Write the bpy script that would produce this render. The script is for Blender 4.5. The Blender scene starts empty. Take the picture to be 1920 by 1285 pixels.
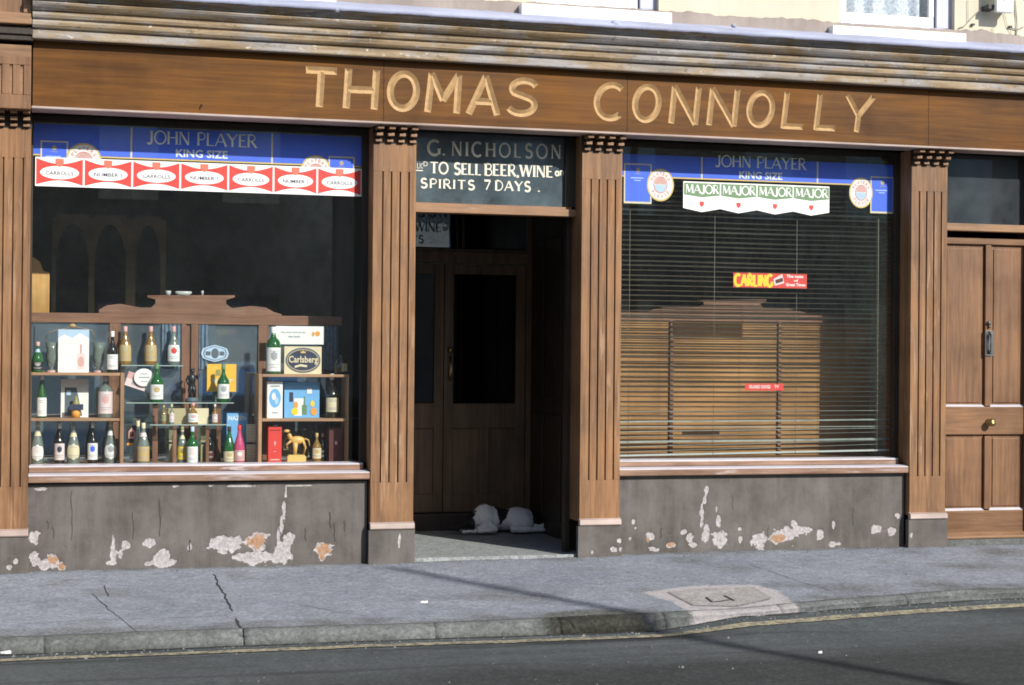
import bpy, bmesh, math, random
from mathutils import Vector, Matrix, noise
random.seed(7)
PI = math.pi
S = bpy.context.scene
COL = S.collection
# ------------------------------------------------------------------ camera
PW, PH, F = 1920, 1285, 3200.0
YAW, PIT, ROL = (math.radians(a) for a in (15.376, .3536, .4915))
CD, CH = 11.3, 1.4165
_r = Vector((math.cos(YAW), -math.sin(YAW), 0))
_f = Vector((math.sin(YAW)*math.cos(PIT), math.cos(YAW)*math.cos(PIT), math.sin(PIT)))
_u = _r.cross(_f)
CR = _r*math.cos(ROL) + _u*math.sin(ROL)
CU = _u*math.cos(ROL) - _r*math.sin(ROL)
cam = bpy.data.cameras.new('camera'); camo = bpy.data.objects.new('camera', cam); COL.objects.link(camo)
cam.sensor_width = 36; cam.lens = F/PW*36; cam.clip_end = 500; cam.clip_start = .1
m = Matrix((( CR.x, CU.x, -_f.x, 0), (CR.y, CU.y, -_f.y, -CD), (CR.z, CU.z, -_f.z, CH), (0, 0, 0, 1)))
camo.matrix_world = m
S.camera = camo
# ------------------------------------------------------------------ light
SUN = Vector((.50, -1, .65)).normalized()
EL = math.asin(SUN.z); AZ = math.atan2(SUN.x, SUN.y)
w = bpy.data.worlds.new('World'); S.world = w; w.use_nodes = True
nt = w.node_tree; bg = nt.nodes['Background']
sky = nt.nodes.new('ShaderNodeTexSky'); sky.sky_type = 'NISHITA'; sky.sun_disc = False
sky.sun_elevation = EL; sky.sun_rotation = AZ
nt.links.new(sky.outputs[0], bg.inputs[0]); bg.inputs[1].default_value = .115
sl = bpy.data.lights.new('sun', 'SUN'); sl.energy = 4.3; sl.angle = math.radians(.53); sl.color = (1, .95, .87)
so = bpy.data.objects.new('sun', sl); COL.objects.link(so)
so.rotation_euler = SUN.to_track_quat('Z', 'Y').to_euler(); so.location = (10, -20, 13)
S.view_settings.view_transform = 'Standard'; S.view_settings.look = 'None'
S.view_settings.exposure = .3; S.view_settings.gamma = 1; S.view_settings.use_curve_mapping = False
S.cycles.filter_width = 1.75

# ------------------------------------------------------------------ helpers
def at(px, py, Y):
    """point of the plane y=Y seen at a photo pixel: (X, Z)"""
    d = _f*F + CR*(px-PW/2) - CU*(py-PH/2)
    t = (Y+CD)/d.y
    return d.x*t, CH+d.z*t
def AX(px, Y, py=620): return at(px, py, Y)[0]
def AZt(px, py, Y): return at(px, py, Y)[1]

WL = {}
def link(o, parent=None, wl=None):
    COL.objects.link(o)
    if parent is not None: o.parent = parent
    WL[o.name] = Vector(wl) if wl is not None else Vector((0, 0, 0))
    return o
def tag(o, label=None, cat=None, group=None, kind=None):
    if label: o['label'] = label
    if cat: o['category'] = cat
    if group: o['group'] = group
    if kind: o['kind'] = kind
    return o
def thing(name, loc, label=None, cat=None, group=None, kind=None):
    o = bpy.data.objects.new(name, None); o.location = loc; o.empty_display_size = .1
    link(o, None, loc); return tag(o, label, cat, group, kind)

class MB:
    def __init__(s): s.v = []; s.f = []; s.m = []; s.sm = []
    def add(s, vs, fs, mi=0, smooth=False):
        b = len(s.v); s.v += [tuple(p) for p in vs]
        for f in fs: s.f.append([i+b for i in f]); s.m.append(mi); s.sm.append(smooth)
        return s
    def box(s, x0, x1, y0, y1, z0, z1, mi=0):
        return s.add([(x0,y0,z0),(x1,y0,z0),(x1,y1,z0),(x0,y1,z0),(x0,y0,z1),(x1,y0,z1),(x1,y1,z1),(x0,y1,z1)],
            [(0,3,2,1),(4,5,6,7),(0,1,5,4),(1,2,6,5),(2,3,7,6),(3,0,4,7)], mi)
    def quad(s, x0, x1, y, z0, z1, mi=0):
        return s.add([(x0,y,z0),(x1,y,z0),(x1,y,z1),(x0,y,z1)], [(0,1,2,3)], mi)
    def prism(s, pts, y0, y1, mi=0, caps=True):
        """pts (x,z) counter-clockwise seen from -y, extruded y0 (front) to y1"""
        n = len(pts)
        vs = [(x,y0,z) for x,z in pts]+[(x,y1,z) for x,z in pts]
        fs = [[(i+1)%n, i, i+n, (i+1)%n+n] for i in range(n)]
        if caps: fs += [list(range(n)), list(range(2*n-1, n-1, -1))]
        return s.add(vs, fs, mi)
    def sheet(s, pts, y, mi=0):
        return s.add([(x,y,z) for x,z in pts], [list(range(len(pts)))], mi)
    def xprism(s, prof, x0, x1, mi=0):
        """prof (y,z) profile extruded along x"""
        n = len(prof)
        vs = [(x0,y,z) for y,z in prof]+[(x1,y,z) for y,z in prof]
        fs = [[i, (i+1)%n, (i+1)%n+n, i+n] for i in range(n)]+[list(range(n-1,-1,-1)), list(range(n, 2*n))]
        return s.add(vs, fs, mi)
    def lathe(s, cx, cy, z0, prof, n=20, mi=0, a0=0, a1=2*PI, smooth=True, caps=True):
        full = abs(a1-a0-2*PI) < 1e-6; k = n if full else n+1
        vs = []
        for r, z in prof:
            for i in range(k):
                a = a0+(a1-a0)*i/n; vs.append((cx+r*math.cos(a), cy+r*math.sin(a), z0+z))
        fs = []
        for j in range(len(prof)-1):
            for i in range(n):
                a, b = j*k+i, j*k+(i+1)%k; fs.append((a, b, b+k, a+k))
        if full and caps:
            fs.append(list(range(k-1,-1,-1))); t = (len(prof)-1)*k; fs.append(list(range(t, t+k)))
        return s.add(vs, fs, mi, smooth)
    def tube(s, pts, r, n=8, mi=0, r1=None):
        vs = []; fs = []; P = [Vector(p) for p in pts]; L = len(P)
        for i, p in enumerate(P):
            d = (P[min(i+1, L-1)]-P[max(i-1, 0)]).normalized()
            a = d.cross(Vector((0,0,1))); a = a.normalized() if a.length > 1e-4 else Vector((1,0,0)); b = d.cross(a)
            rr = r if r1 is None else r+(r1-r)*i/(L-1)
            for k in range(n): t = 2*PI*k/n; vs.append(p+a*math.cos(t)*rr+b*math.sin(t)*rr)
        for i in range(L-1):
            for k in range(n): fs.append((i*n+k, i*n+(k+1)%n, (i+1)*n+(k+1)%n, (i+1)*n+k))
        fs += [list(range(n-1,-1,-1)), list(range((L-1)*n, L*n))]
        return s.add(vs, fs, mi, True)
    def ell(s, cx, cy, cz, rx, ry, rz, n=16, k=10, mi=0):
        vs = []; fs = []
        for j in range(1, k):
            t = PI*j/k
            for i in range(n): a = 2*PI*i/n; vs.append((cx+rx*math.sin(t)*math.cos(a), cy+ry*math.sin(t)*math.sin(a), cz-rz*math.cos(t)))
        b = len(vs); vs += [(cx,cy,cz-rz),(cx,cy,cz+rz)]
        for j in range(k-2):
            for i in range(n): fs.append((j*n+i, j*n+(i+1)%n, (j+1)*n+(i+1)%n, (j+1)*n+i))
        for i in range(n): fs.append((b, (i+1)%n, i)); fs.append((b+1, (k-2)*n+i, (k-2)*n+(i+1)%n))
        return s.add(vs, fs, mi, True)
    def mesh(s, name, off=(0,0,0)):
        me = bpy.data.meshes.new(name); o = Vector(off)
        me.from_pydata([Vector(p)-o for p in s.v], [], s.f)
        me.polygons.foreach_set('material_index', s.m); me.polygons.foreach_set('use_smooth', s.sm)
        me.update(); return me
    def build(s, name, mats, parent=None, loc=None, bevel=0, **k):
        wl = WL[parent.name] if parent is not None else Vector(loc if loc is not None else (0,0,0))
        me = s.mesh(name, wl)
        for mt in (mats if isinstance(mats, (list, tuple)) else [mats]): me.materials.append(mt)
        o = bpy.data.objects.new(name, me)
        link(o, parent, wl)
        if parent is None: o.location = wl
        if bevel:
            bm_ = o.modifiers.new('bevel', 'BEVEL'); bm_.width = bevel; bm_.segments = 2; bm_.limit_method = 'ANGLE'
        return tag(o, **k)
def children(o): return [c for c in bpy.data.objects if c.parent == o]
def copy_tree(o, parent=None):
    c = o.copy(); COL.objects.link(c); WL[c.name] = WL[o.name]
    if parent is not None: c.parent = parent
    for ch in children(o): copy_tree(ch, c)
    return c

# ------------------------------------------------------------------ materials
def newmat(name):
    mt = bpy.data.materials.new(name); mt.use_nodes = True
    return mt, mt.node_tree.nodes, mt.node_tree.links, mt.node_tree.nodes['Principled BSDF']
def coords(nd, ln, scale, space='Object', world=False):
    mp = nd.new('ShaderNodeMapping'); mp.inputs['Scale'].default_value = scale
    if world:
        g = nd.new('ShaderNodeNewGeometry'); ln.new(g.outputs['Position'], mp.inputs[0])
    else:
        tc = nd.new('ShaderNodeTexCoord'); ln.new(tc.outputs['Object'], mp.inputs[0])
    return mp.outputs[0]
def nz(nd, ln, vec, scale, detail=4, rough=.6, dist=0):
    n = nd.new('ShaderNodeTexNoise'); n.inputs['Scale'].default_value = scale; n.inputs['Detail'].default_value = detail
    n.inputs['Roughness'].default_value = rough; n.inputs['Distortion'].default_value = dist
    ln.new(vec, n.inputs['Vector']); return n.outputs[0]
def ramp(nd, ln, fac, stops):
    r = nd.new('ShaderNodeValToRGB'); e = r.color_ramp.elements
    while len(e) < len(stops): e.new(.5)
    for el, (p, c) in zip(e, stops): el.position = p; el.color = (*c, 1) if len(c) == 3 else c
    ln.new(fac, r.inputs[0]); return r.outputs[0]
def mix(nd, ln, fac, a, b, mode='MIX'):
    x = nd.new('ShaderNodeMix'); x.data_type = 'RGBA'; x.blend_type = mode
    for i, v in ((0, fac), (6, a), (7, b)):
        if isinstance(v, (int, float)): x.inputs[i].default_value = v
        elif isinstance(v, tuple): x.inputs[i].default_value = (*v[:3], 1)
        else: ln.new(v, x.inputs[i])
    return x.outputs[2]
def bump(nd, ln, bs, h, strength=.3, dist=.01):
    b = nd.new('ShaderNodeBump'); b.inputs['Strength'].default_value = strength; b.inputs['Distance'].default_value = dist
    ln.new(h, b.inputs['Height']); ln.new(b.outputs[0], bs.inputs['Normal'])
def plain(name, c, rough=.6, metal=0, var=.12, scale=12, spec=.5, bmp=0):
    mt, nd, ln, bs = newmat(name)
    v = coords(nd, ln, (1,1,1)); n = nz(nd, ln, v, scale)
    lo = tuple(max(0, k*(1-var)) for k in c); hi = tuple(min(1, k*(1+var)) for k in c)
    ln.new(ramp(nd, ln, n, [(.3, lo), (.7, hi)]), bs.inputs['Base Color'])
    bs.inputs['Roughness'].default_value = rough; bs.inputs['Metallic'].default_value = metal
    bs.inputs['Specular IOR Level'].default_value = spec
    if bmp: bump(nd, ln, bs, n, bmp, .004)
    return mt
def wood(name, dark, mid, light, axis='z', rough=.5, world=True, weather=None, wamt=.5, fine=1):
    mt, nd, ln, bs = newmat(name)
    st = {'z': (1,1,.045), 'x': (.045,1,1), 'y': (1,.045,1)}[axis]
    v = coords(nd, ln, st, world=world)
    g = nz(nd, ln, v, 70*fine, 6, .65, .6)
    g2 = nz(nd, ln, v, 9, 3, .5, 1.2)
    v1 = coords(nd, ln, (1,1,1), world=world); big = nz(nd, ln, v1, 2.2, 4, .6)
    c = ramp(nd, ln, g, [(.3, dark), (.5, mid), (.72, light)])
    c2 = ramp(nd, ln, g2, [(.35, dark), (.6, light)])
    c = mix(nd, ln, .35, c, c2)
    c = mix(nd, ln, .55, c, ramp(nd, ln, big, [(.28, (.42,.38,.34)), (.5, (.95,.92,.9)), (.68, (1.35,1.28,1.2))]), 'MULTIPLY')
    if weather:
        wv = coords(nd, ln, tuple(1.6*k if k < 1 else 1 for k in st), world=world)
        wn = nz(nd, ln, wv, 26, 8, .7, .4)
        f = ramp(nd, ln, wn, [(1-wamt-.04, (0,0,0)), (1-wamt+.06, (1,1,1))])
        c = mix(nd, ln, f, c, weather)
    if name == 'sill_worn_lit_top':  # pale upward faces: worn wood plus sky highlight put into the colour
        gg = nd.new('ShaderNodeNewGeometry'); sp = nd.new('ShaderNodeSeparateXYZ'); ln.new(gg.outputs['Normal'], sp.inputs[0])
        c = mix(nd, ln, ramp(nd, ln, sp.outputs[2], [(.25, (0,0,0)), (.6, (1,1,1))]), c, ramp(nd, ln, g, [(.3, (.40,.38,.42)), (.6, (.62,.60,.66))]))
    ln.new(c, bs.inputs['Base Color'])
    rr = ramp(nd, ln, big, [(.3, (rough-.1,)*3), (.7, (min(1,rough+.15),)*3)]); ln.new(rr, bs.inputs['Roughness'])
    if name == 'fascia_varnish': bs.inputs['Specular IOR Level'].default_value = .18
    bump(nd, ln, bs, g, .25, .003)
    return mt

M = {}
M['oak'] = wood('oak_varnished', (.095,.044,.018), (.225,.113,.048), (.32,.172,.078), 'z', .58, weather=(.345,.205,.115), wamt=.40)
M['oak_x'] = wood('oak_rail', (.14,.070,.030), (.245,.132,.064), (.34,.20,.11), 'x', .5, weather=(.50,.38,.32), wamt=.34)
M['sill'] = wood('sill_worn_lit_top', (.14,.075,.045), (.25,.145,.095), (.36,.24,.175), 'x', .42, weather=(.44,.37,.36), wamt=.42)
M['fascia'] = wood('fascia_varnish', (.070,.028,.006), (.120,.048,.0085), (.185,.078,.014), 'x', .5, fine=.55)
M['door'] = wood('door_oak', (.092,.041,.017), (.178,.086,.037), (.26,.135,.062), 'z', .5, weather=(.27,.17,.11), wamt=.33)
M['door_x'] = wood('door_rail_oak', (.092,.041,.017), (.178,.086,.037), (.26,.135,.062), 'x', .5, weather=(.27,.17,.11), wamt=.33)
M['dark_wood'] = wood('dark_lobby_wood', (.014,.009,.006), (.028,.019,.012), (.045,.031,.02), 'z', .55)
M['lobby_door'] = wood('lobby_door_wood', (.07,.042,.022), (.135,.085,.048), (.20,.13,.075), 'z', .5)
M['screen'] = wood('screen_mahogany', (.12,.055,.032), (.20,.10,.06), (.29,.155,.095), 'x', .4)
M['screen_z'] = wood('screen_post_mahogany', (.12,.055,.032), (.20,.10,.06), (.29,.155,.095), 'z', .4)
M['screen_orange'] = wood('screen_panel_orange', (.22,.105,.035), (.36,.18,.058), (.46,.25,.09), 'x', .4)
M['pine'] = wood('pine_shelf', (.26,.14,.07), (.38,.22,.12), (.48,.30,.18), 'x', .5)
M['pine_z'] = wood('pine_upright', (.26,.14,.07), (.38,.22,.12), (.48,.30,.18), 'z', .5)
M['amber_wood'] = wood('amber_wood', (.45,.24,.07), (.62,.36,.12), (.72,.45,.18), 'z', .4)
M['gilt'] = plain('gilt_paint', (.45,.295,.145), .5, 0, .18, 30)
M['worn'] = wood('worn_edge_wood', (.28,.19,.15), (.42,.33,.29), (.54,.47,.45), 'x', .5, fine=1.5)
M['glass_dark'] = plain('dark_back_glass', (.48,.60,.70), .03, .85, .2, 3, .9)
M['brass'] = plain('brass', (.40,.29,.13), .3, 1, .2, 30)
M['steel'] = plain('aged_steel', (.13,.135,.14), .45, .7, .25, 30)
M['iron'] = plain('black_iron', (.02,.02,.022), .5)
M['white_paint'] = plain('white_gloss_paint', (.78,.77,.73), .4, 0, .05, 8)
M['white_card'] = plain('white_card', (.80,.80,.78), .6, 0, .03, 8)
M['sash'] = plain('pale_blue_sash', (.48,.49,.62), .45, 0, .08, 10)
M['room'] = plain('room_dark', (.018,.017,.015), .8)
M['room_wall'] = plain('room_wall', (.26,.24,.17), .85, 0, .5, 7)
M['room_post'] = plain('room_post', (.42,.32,.18), .7, 0, .3, 6)
M['white_cup'] = plain('white_china', (.5,.52,.5), .3)
def glassmat(name, tint=(1,1,1), base=.05, dust=0., dcol=(.3,.33,.35), rough=0.):
    mt, nd, ln, bs = newmat(name); nd.remove(bs); out = nd['Material Output']
    lw = nd.new('ShaderNodeLayerWeight'); lw.inputs[0].default_value = .5
    p = nd.new('ShaderNodeMath'); p.operation = 'POWER'; ln.new(lw.outputs['Facing'], p.inputs[0]); p.inputs[1].default_value = 4
    ad = nd.new('ShaderNodeMath'); ad.operation = 'MULTIPLY_ADD'; ln.new(p.outputs[0], ad.inputs[0]); ad.inputs[1].default_value = .8; ad.inputs[2].default_value = base
    tr = nd.new('ShaderNodeBsdfTransparent'); tr.inputs[0].default_value = (*tint, 1)
    gl = nd.new('ShaderNodeBsdfGlossy'); gl.inputs['Roughness'].default_value = rough
    first = tr.outputs[0]
    if dust:
        df = nd.new('ShaderNodeBsdfDiffuse'); df.inputs[0].default_value = (*dcol, 1)
        v = coords(nd, ln, (1,1,1), world=True); n = nz(nd, ln, v, 5, 6, .65)
        f = ramp(nd, ln, n, [(.25, (dust*.45,)*3), (.75, (min(1, dust*1.5),)*3)])
        mx0 = nd.new('ShaderNodeMixShader'); ln.new(f, mx0.inputs[0]); ln.new(tr.outputs[0], mx0.inputs[1]); ln.new(df.outputs[0], mx0.inputs[2]); first = mx0.outputs[0]
    mx = nd.new('ShaderNodeMixShader'); ln.new(ad.outputs[0], mx.inputs[0]); ln.new(first, mx.inputs[1]); ln.new(gl.outputs[0], mx.inputs[2])
    ln.new(mx.outputs[0], out.inputs[0]); return mt
M['pane'] = glassmat('window_glass', (.93,.96,.95), .05, .02)
M['shelf_glass'] = glassmat('shelf_glass', (.80,.90,.86), .10, .05, (.5,.6,.58))
M['sign_glass'] = glassmat('sign_glass', (.34,.42,.47), .05, .60, (.14,.195,.225))
M['dusty'] = glassmat('dusty_transom_glass', (.4,.42,.44), .06, .30, (.13,.15,.17))
M['inner_pane'] = glassmat('inner_door_glass', (.4,.4,.4), .5, .0)
_n = M['sign_glass'].node_tree; _df = [q for q in _n.nodes if q.type == 'BSDF_DIFFUSE'][0]; _tl = _n.nodes.new('ShaderNodeBsdfTranslucent'); _tl.inputs[0].default_value = (.40,.47,.52,1)
_df.inputs[0].default_value = (.20,.27,.31,1)
_mm = _n.nodes.new('ShaderNodeMixShader'); _tgt = _df.outputs[0].links[0].to_socket; _mm.inputs[0].default_value = .4
_n.links.new(_df.outputs[0], _mm.inputs[1]); _n.links.new(_tl.outputs[0], _mm.inputs[2]); _n.links.new(_mm.outputs[0], _tgt)
def bottle_glass(name, c, tr=.0):
    mt, nd, ln, bs = newmat(name); bs.inputs['Base Color'].default_value = (*c, 1); bs.inputs['Roughness'].default_value = .06
    bs.inputs['Transmission Weight'].default_value = tr; bs.inputs['Specular IOR Level'].default_value = .7
    bs.inputs['Coat Weight'].default_value = .5; return mt
BG = {'green': bottle_glass('green_glass', (.02,.16,.035), .35), 'dark': bottle_glass('brown_black_glass', (.012,.012,.010), .0),
      'clear': bottle_glass('clear_glass', (.34,.42,.38), .55), 'amber': bottle_glass('amber_spirit', (.42,.24,.06), .4),
      'pink': bottle_glass('pink_spirit', (.75,.10,.25), .3), 'blue': bottle_glass('bluish_glass', (.25,.33,.38), .5)}
def flat(name, c, rough=.55):
    if name in M: return M[name]
    M[name] = plain(name, c, rough, 0, .04, 20); return M[name]
C_ = {'white': (.80,.81,.80), 'cream': (.70,.62,.42), 'red': (.66,.045,.035), 'blue': (.05,.14,.80), 'blue_lt': (.10,.22,.80), 'gold': (.70,.50,.16),
      'green': (.13,.24,.12), 'black': (.02,.02,.02), 'navy': (.025,.035,.075), 'yellow': (.85,.48,.05), 'orange': (.75,.33,.05), 'pink': (.66,.38,.36), 'tan': (.52,.38,.17),
      'sky': (.16,.42,.75), 'paleblue': (.45,.60,.78), 'grey': (.35,.36,.38), 'maroon': (.09,.018,.016), 'buff': (.45,.38,.22), 'palepink': (.75,.62,.62), 'brightyellow': (.85,.60,.03), 'slate': (.10,.13,.16), 'olive': (.30,.27,.10), 'letter_gold': (.92,.90,.78)}
def P(c): return flat('print_'+c, C_[c])

# weathered cornice paint
def weathered(name):
    mt, nd, ln, bs = newmat(name)
    v = coords(nd, ln, (.10,1,1), world=True); v2 = coords(nd, ln, (.5,1,1), world=True)
    a = nz(nd, ln, v, 16, 8, .7, .5); b = nz(nd, ln, v2, 5, 6, .7, .3); c0 = nz(nd, ln, v2, 30, 6, .75, .3)
    c = ramp(nd, ln, a, [(.30, (.09,.065,.04)), (.42, (.21,.145,.075)), (.54, (.32,.235,.14)), (.68, (.40,.35,.29))])
    f = ramp(nd, ln, b, [(.44, (0,0,0)), (.56, (1,1,1))])
    c = mix(nd, ln, f, c, ramp(nd, ln, a, [(.34, (.16,.14,.12)), (.64, (.38,.365,.37))]))
    f2 = ramp(nd, ln, c0, [(.62, (0,0,0)), (.67, (.9,.9,.9))]); c = mix(nd, ln, f2, c, (.66,.63,.60))
    f3 = ramp(nd, ln, c0, [(.36, (.7,.7,.7)), (.42, (0,0,0))]); c = mix(nd, ln, f3, c, (.10,.08,.05))
    ln.new(c, bs.inputs['Base Color']); bs.inputs['Roughness'].default_value = .6; bump(nd, ln, bs, c0, .5, .006); return mt
M['cornice'] = weathered('cornice_weathered_paint')
def render_wall(name, lo, hi, stain=None, bs_=.3):
    mt, nd, ln, bs = newmat(name); v = coords(nd, ln, (1,1,1), world=True)
    a = nz(nd, ln, v, 1.6, 6, .65); b = nz(nd, ln, v, 60, 4, .6); vs = coords(nd, ln, (1,1,.12), world=True); st = nz(nd, ln, vs, 7, 5, .7)
    c = ramp(nd, ln, a, [(.3, lo), (.7, hi)])
    if stain: c = mix(nd, ln, ramp(nd, ln, st, [(.52, (0,0,0)), (.75, (.6,.6,.6))]), c, stain)
    ln.new(c, bs.inputs['Base Color']); bs.inputs['Roughness'].default_value = .8; bump(nd, ln, bs, b, bs_, .003); return mt
M['cream'] = render_wall('cream_wall_paint', (.54,.50,.39), (.62,.585,.47), (.50,.44,.32))
M['lead'] = render_wall('lead_flashing', (.28,.30,.40), (.42,.45,.60), (.5,.5,.6), .5)
M['mortar'] = render_wall('mortar_fillet', (.24,.20,.18), (.36,.31,.28), (.2,.17,.15), .8)
def chipped():
    mt, nd, ln, bs = newmat('riser_paint_chipped'); v = coords(nd, ln, (1,1,1), world=True)
    a = nz(nd, ln, v, 2.5, 8, .7); b = nz(nd, ln, v, 45, 6, .7); vs = coords(nd, ln, (1,1,.15), world=True); st = nz(nd, ln, vs, 9, 6, .7)
    base = ramp(nd, ln, a, [(.36, (.064,.055,.049)), (.5, (.100,.088,.080)), (.64, (.14,.125,.115))])
    base = mix(nd, ln, ramp(nd, ln, st, [(.45, (0,0,0)), (.75, (.75,.75,.75))]), base, (.16,.145,.135))
    base = mix(nd, ln, ramp(nd, ln, st, [(.28, (.7,.7,.7)), (.36, (0,0,0))]), base, (.05,.045,.04))
    fa = nd.new('ShaderNodeAttribute'); fa.attribute_name = 'flake'; fb = nd.new('ShaderNodeAttribute'); fb.attribute_name = 'brick'
    def thr(at_, amp, w0=.03):
        s = nd.new('ShaderNodeMath'); s.operation = 'MULTIPLY_ADD'; ln.new(b, s.inputs[0]); s.inputs[1].default_value = amp; ln.new(at_.outputs['Fac'], s.inputs[2])
        return ramp(nd, ln, s.outputs[0], [(.5+amp*.5-w0, (0,0,0)), (.5+amp*.5+w0, (1,1,1))])
    pl = ramp(nd, ln, b, [(.3, (.22,.20,.20)), (.65, (.50,.47,.48))]); br = ramp(nd, ln, b, [(.3, (.24,.12,.065)), (.65, (.42,.26,.16))])
    c = mix(nd, ln, thr(fa, .5), base, mix(nd, ln, thr(fb, .6, .06), pl, br))
    ln.new(c, bs.inputs['Base Color']); bs.inputs['Roughness'].default_value = .75; bump(nd, ln, bs, b, .4, .004); return mt
M['riser'] = chipped()
def ground(name, lo, hi, speck, sc=1., tracks=False, darkmask=False, pale=None):
    mt, nd, ln, bs = newmat(name); v = coords(nd, ln, (1,1,1), world=True)
    a = nz(nd, ln, v, 1.1, 8, .65); b = nz(nd, ln, v, 46*sc, 6, .8); d = nz(nd, ln, v, 12, 8, .75)
    c = ramp(nd, ln, a, [(.32, lo), (.68, hi)])
    c = mix(nd, ln, .55, c, ramp(nd, ln, d, [(.34, (.58,.59,.58)), (.66, (1.35,1.35,1.35))]), 'MULTIPLY')
    c = mix(nd, ln, .7, c, ramp(nd, ln, b, [(.38, (.48,.49,.49)), (.5, (1,1,1)), (.62, (1.55,1.54,1.52))]), 'MULTIPLY')
    vo = nd.new('ShaderNodeTexVoronoi'); vo.inputs['Scale'].default_value = 9; ln.new(v, vo.inputs['Vector'])
    f = ramp(nd, ln, vo.outputs['Distance'], [(.045, (1,1,1)), (.06, (0,0,0))])
    c = mix(nd, ln, mix(nd, ln, f, (0,0,0), ramp(nd, ln, d, [(.55, (0,0,0)), (.6, (1,1,1))])), c, speck)
    if tracks:
        vt = coords(nd, ln, (.05, 1, 1), world=True); t = nz(nd, ln, vt, 6, 5, .6, .3)
        c = mix(nd, ln, ramp(nd, ln, t, [(.34, (.9,.9,.9)), (.45, (0,0,0))]), c, (.017,.019,.021))
        c = mix(nd, ln, ramp(nd, ln, t, [(.56, (0,0,0)), (.68, (.6,.6,.6))]), c, (.11,.125,.13))
    if pale:
        fp = nd.new('ShaderNodeAttribute'); fp.attribute_name = 'pale'
        pn_ = nd.new('ShaderNodeMath'); pn_.operation = 'MULTIPLY_ADD'; ln.new(d, pn_.inputs[0]); pn_.inputs[1].default_value = .9; ln.new(fp.outputs['Fac'], pn_.inputs[2])
        c = mix(nd, ln, ramp(nd, ln, pn_.outputs[0], [(.75, (0,0,0)), (1.0, (.9,.9,.9))]), c, mix(nd, ln, .6, pale, ramp(nd, ln, b, [(.36, (.5,.5,.5)), (.64, (1.5,1.5,1.5))]), 'MULTIPLY'))
    if darkmask:
        fa = nd.new('ShaderNodeAttribute'); fa.attribute_name = 'darken'
        c = mix(nd, ln, fa.outputs['Fac'], c, mix(nd, ln, 1., darkmask, mix(nd, ln, 1., ramp(nd, ln, b, [(.38, (.35,.36,.36)), (.5, (1,1,1)), (.62, (2.1,2.1,2.05))]), ramp(nd, ln, d, [(.34, (.6,.6,.6)), (.66, (1.4,1.4,1.4))]), 'MULTIPLY'), 'MULTIPLY'))
    ln.new(c, bs.inputs['Base Color']); bs.inputs['Roughness'].default_value = .85; bump(nd, ln, bs, b, .5, .004); return mt
M['pavement'] = ground('pavement_concrete', (.195,.215,.26), (.28,.30,.345), (.45,.45,.5), darkmask=(.075,.075,.062), pale=(.46,.425,.43))
M['road'] = ground('asphalt', (.052,.061,.066), (.075,.086,.091), (.3,.3,.3), tracks=True, darkmask=(.020,.025,.025))
M['kerb'] = ground('kerb_stone', (.085,.09,.085), (.155,.165,.165), (.3,.3,.3), darkmask=(.022,.022,.016), pale=(.33,.31,.31))
M['pink_concrete'] = ground('pink_concrete', (.29,.275,.28), (.40,.38,.385), (.5,.5,.5))
M['crack'] = plain('crack_dirt', (.035,.035,.033), .9)
M['yellow_line'] = None
mt, nd, ln, bs = newmat('worn_yellow_line'); v = coords(nd, ln, (1,1,1), world=True); a = nz(nd, ln, v, 30, 8, .75)
ln.new(ramp(nd, ln, a, [(.42, (.10,.105,.10)), (.50, (.27,.24,.16)), (.64, (.44,.39,.26))]), bs.inputs['Base Color']); bs.inputs['Roughness'].default_value = .8; M['yellow_line'] = mt

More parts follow.
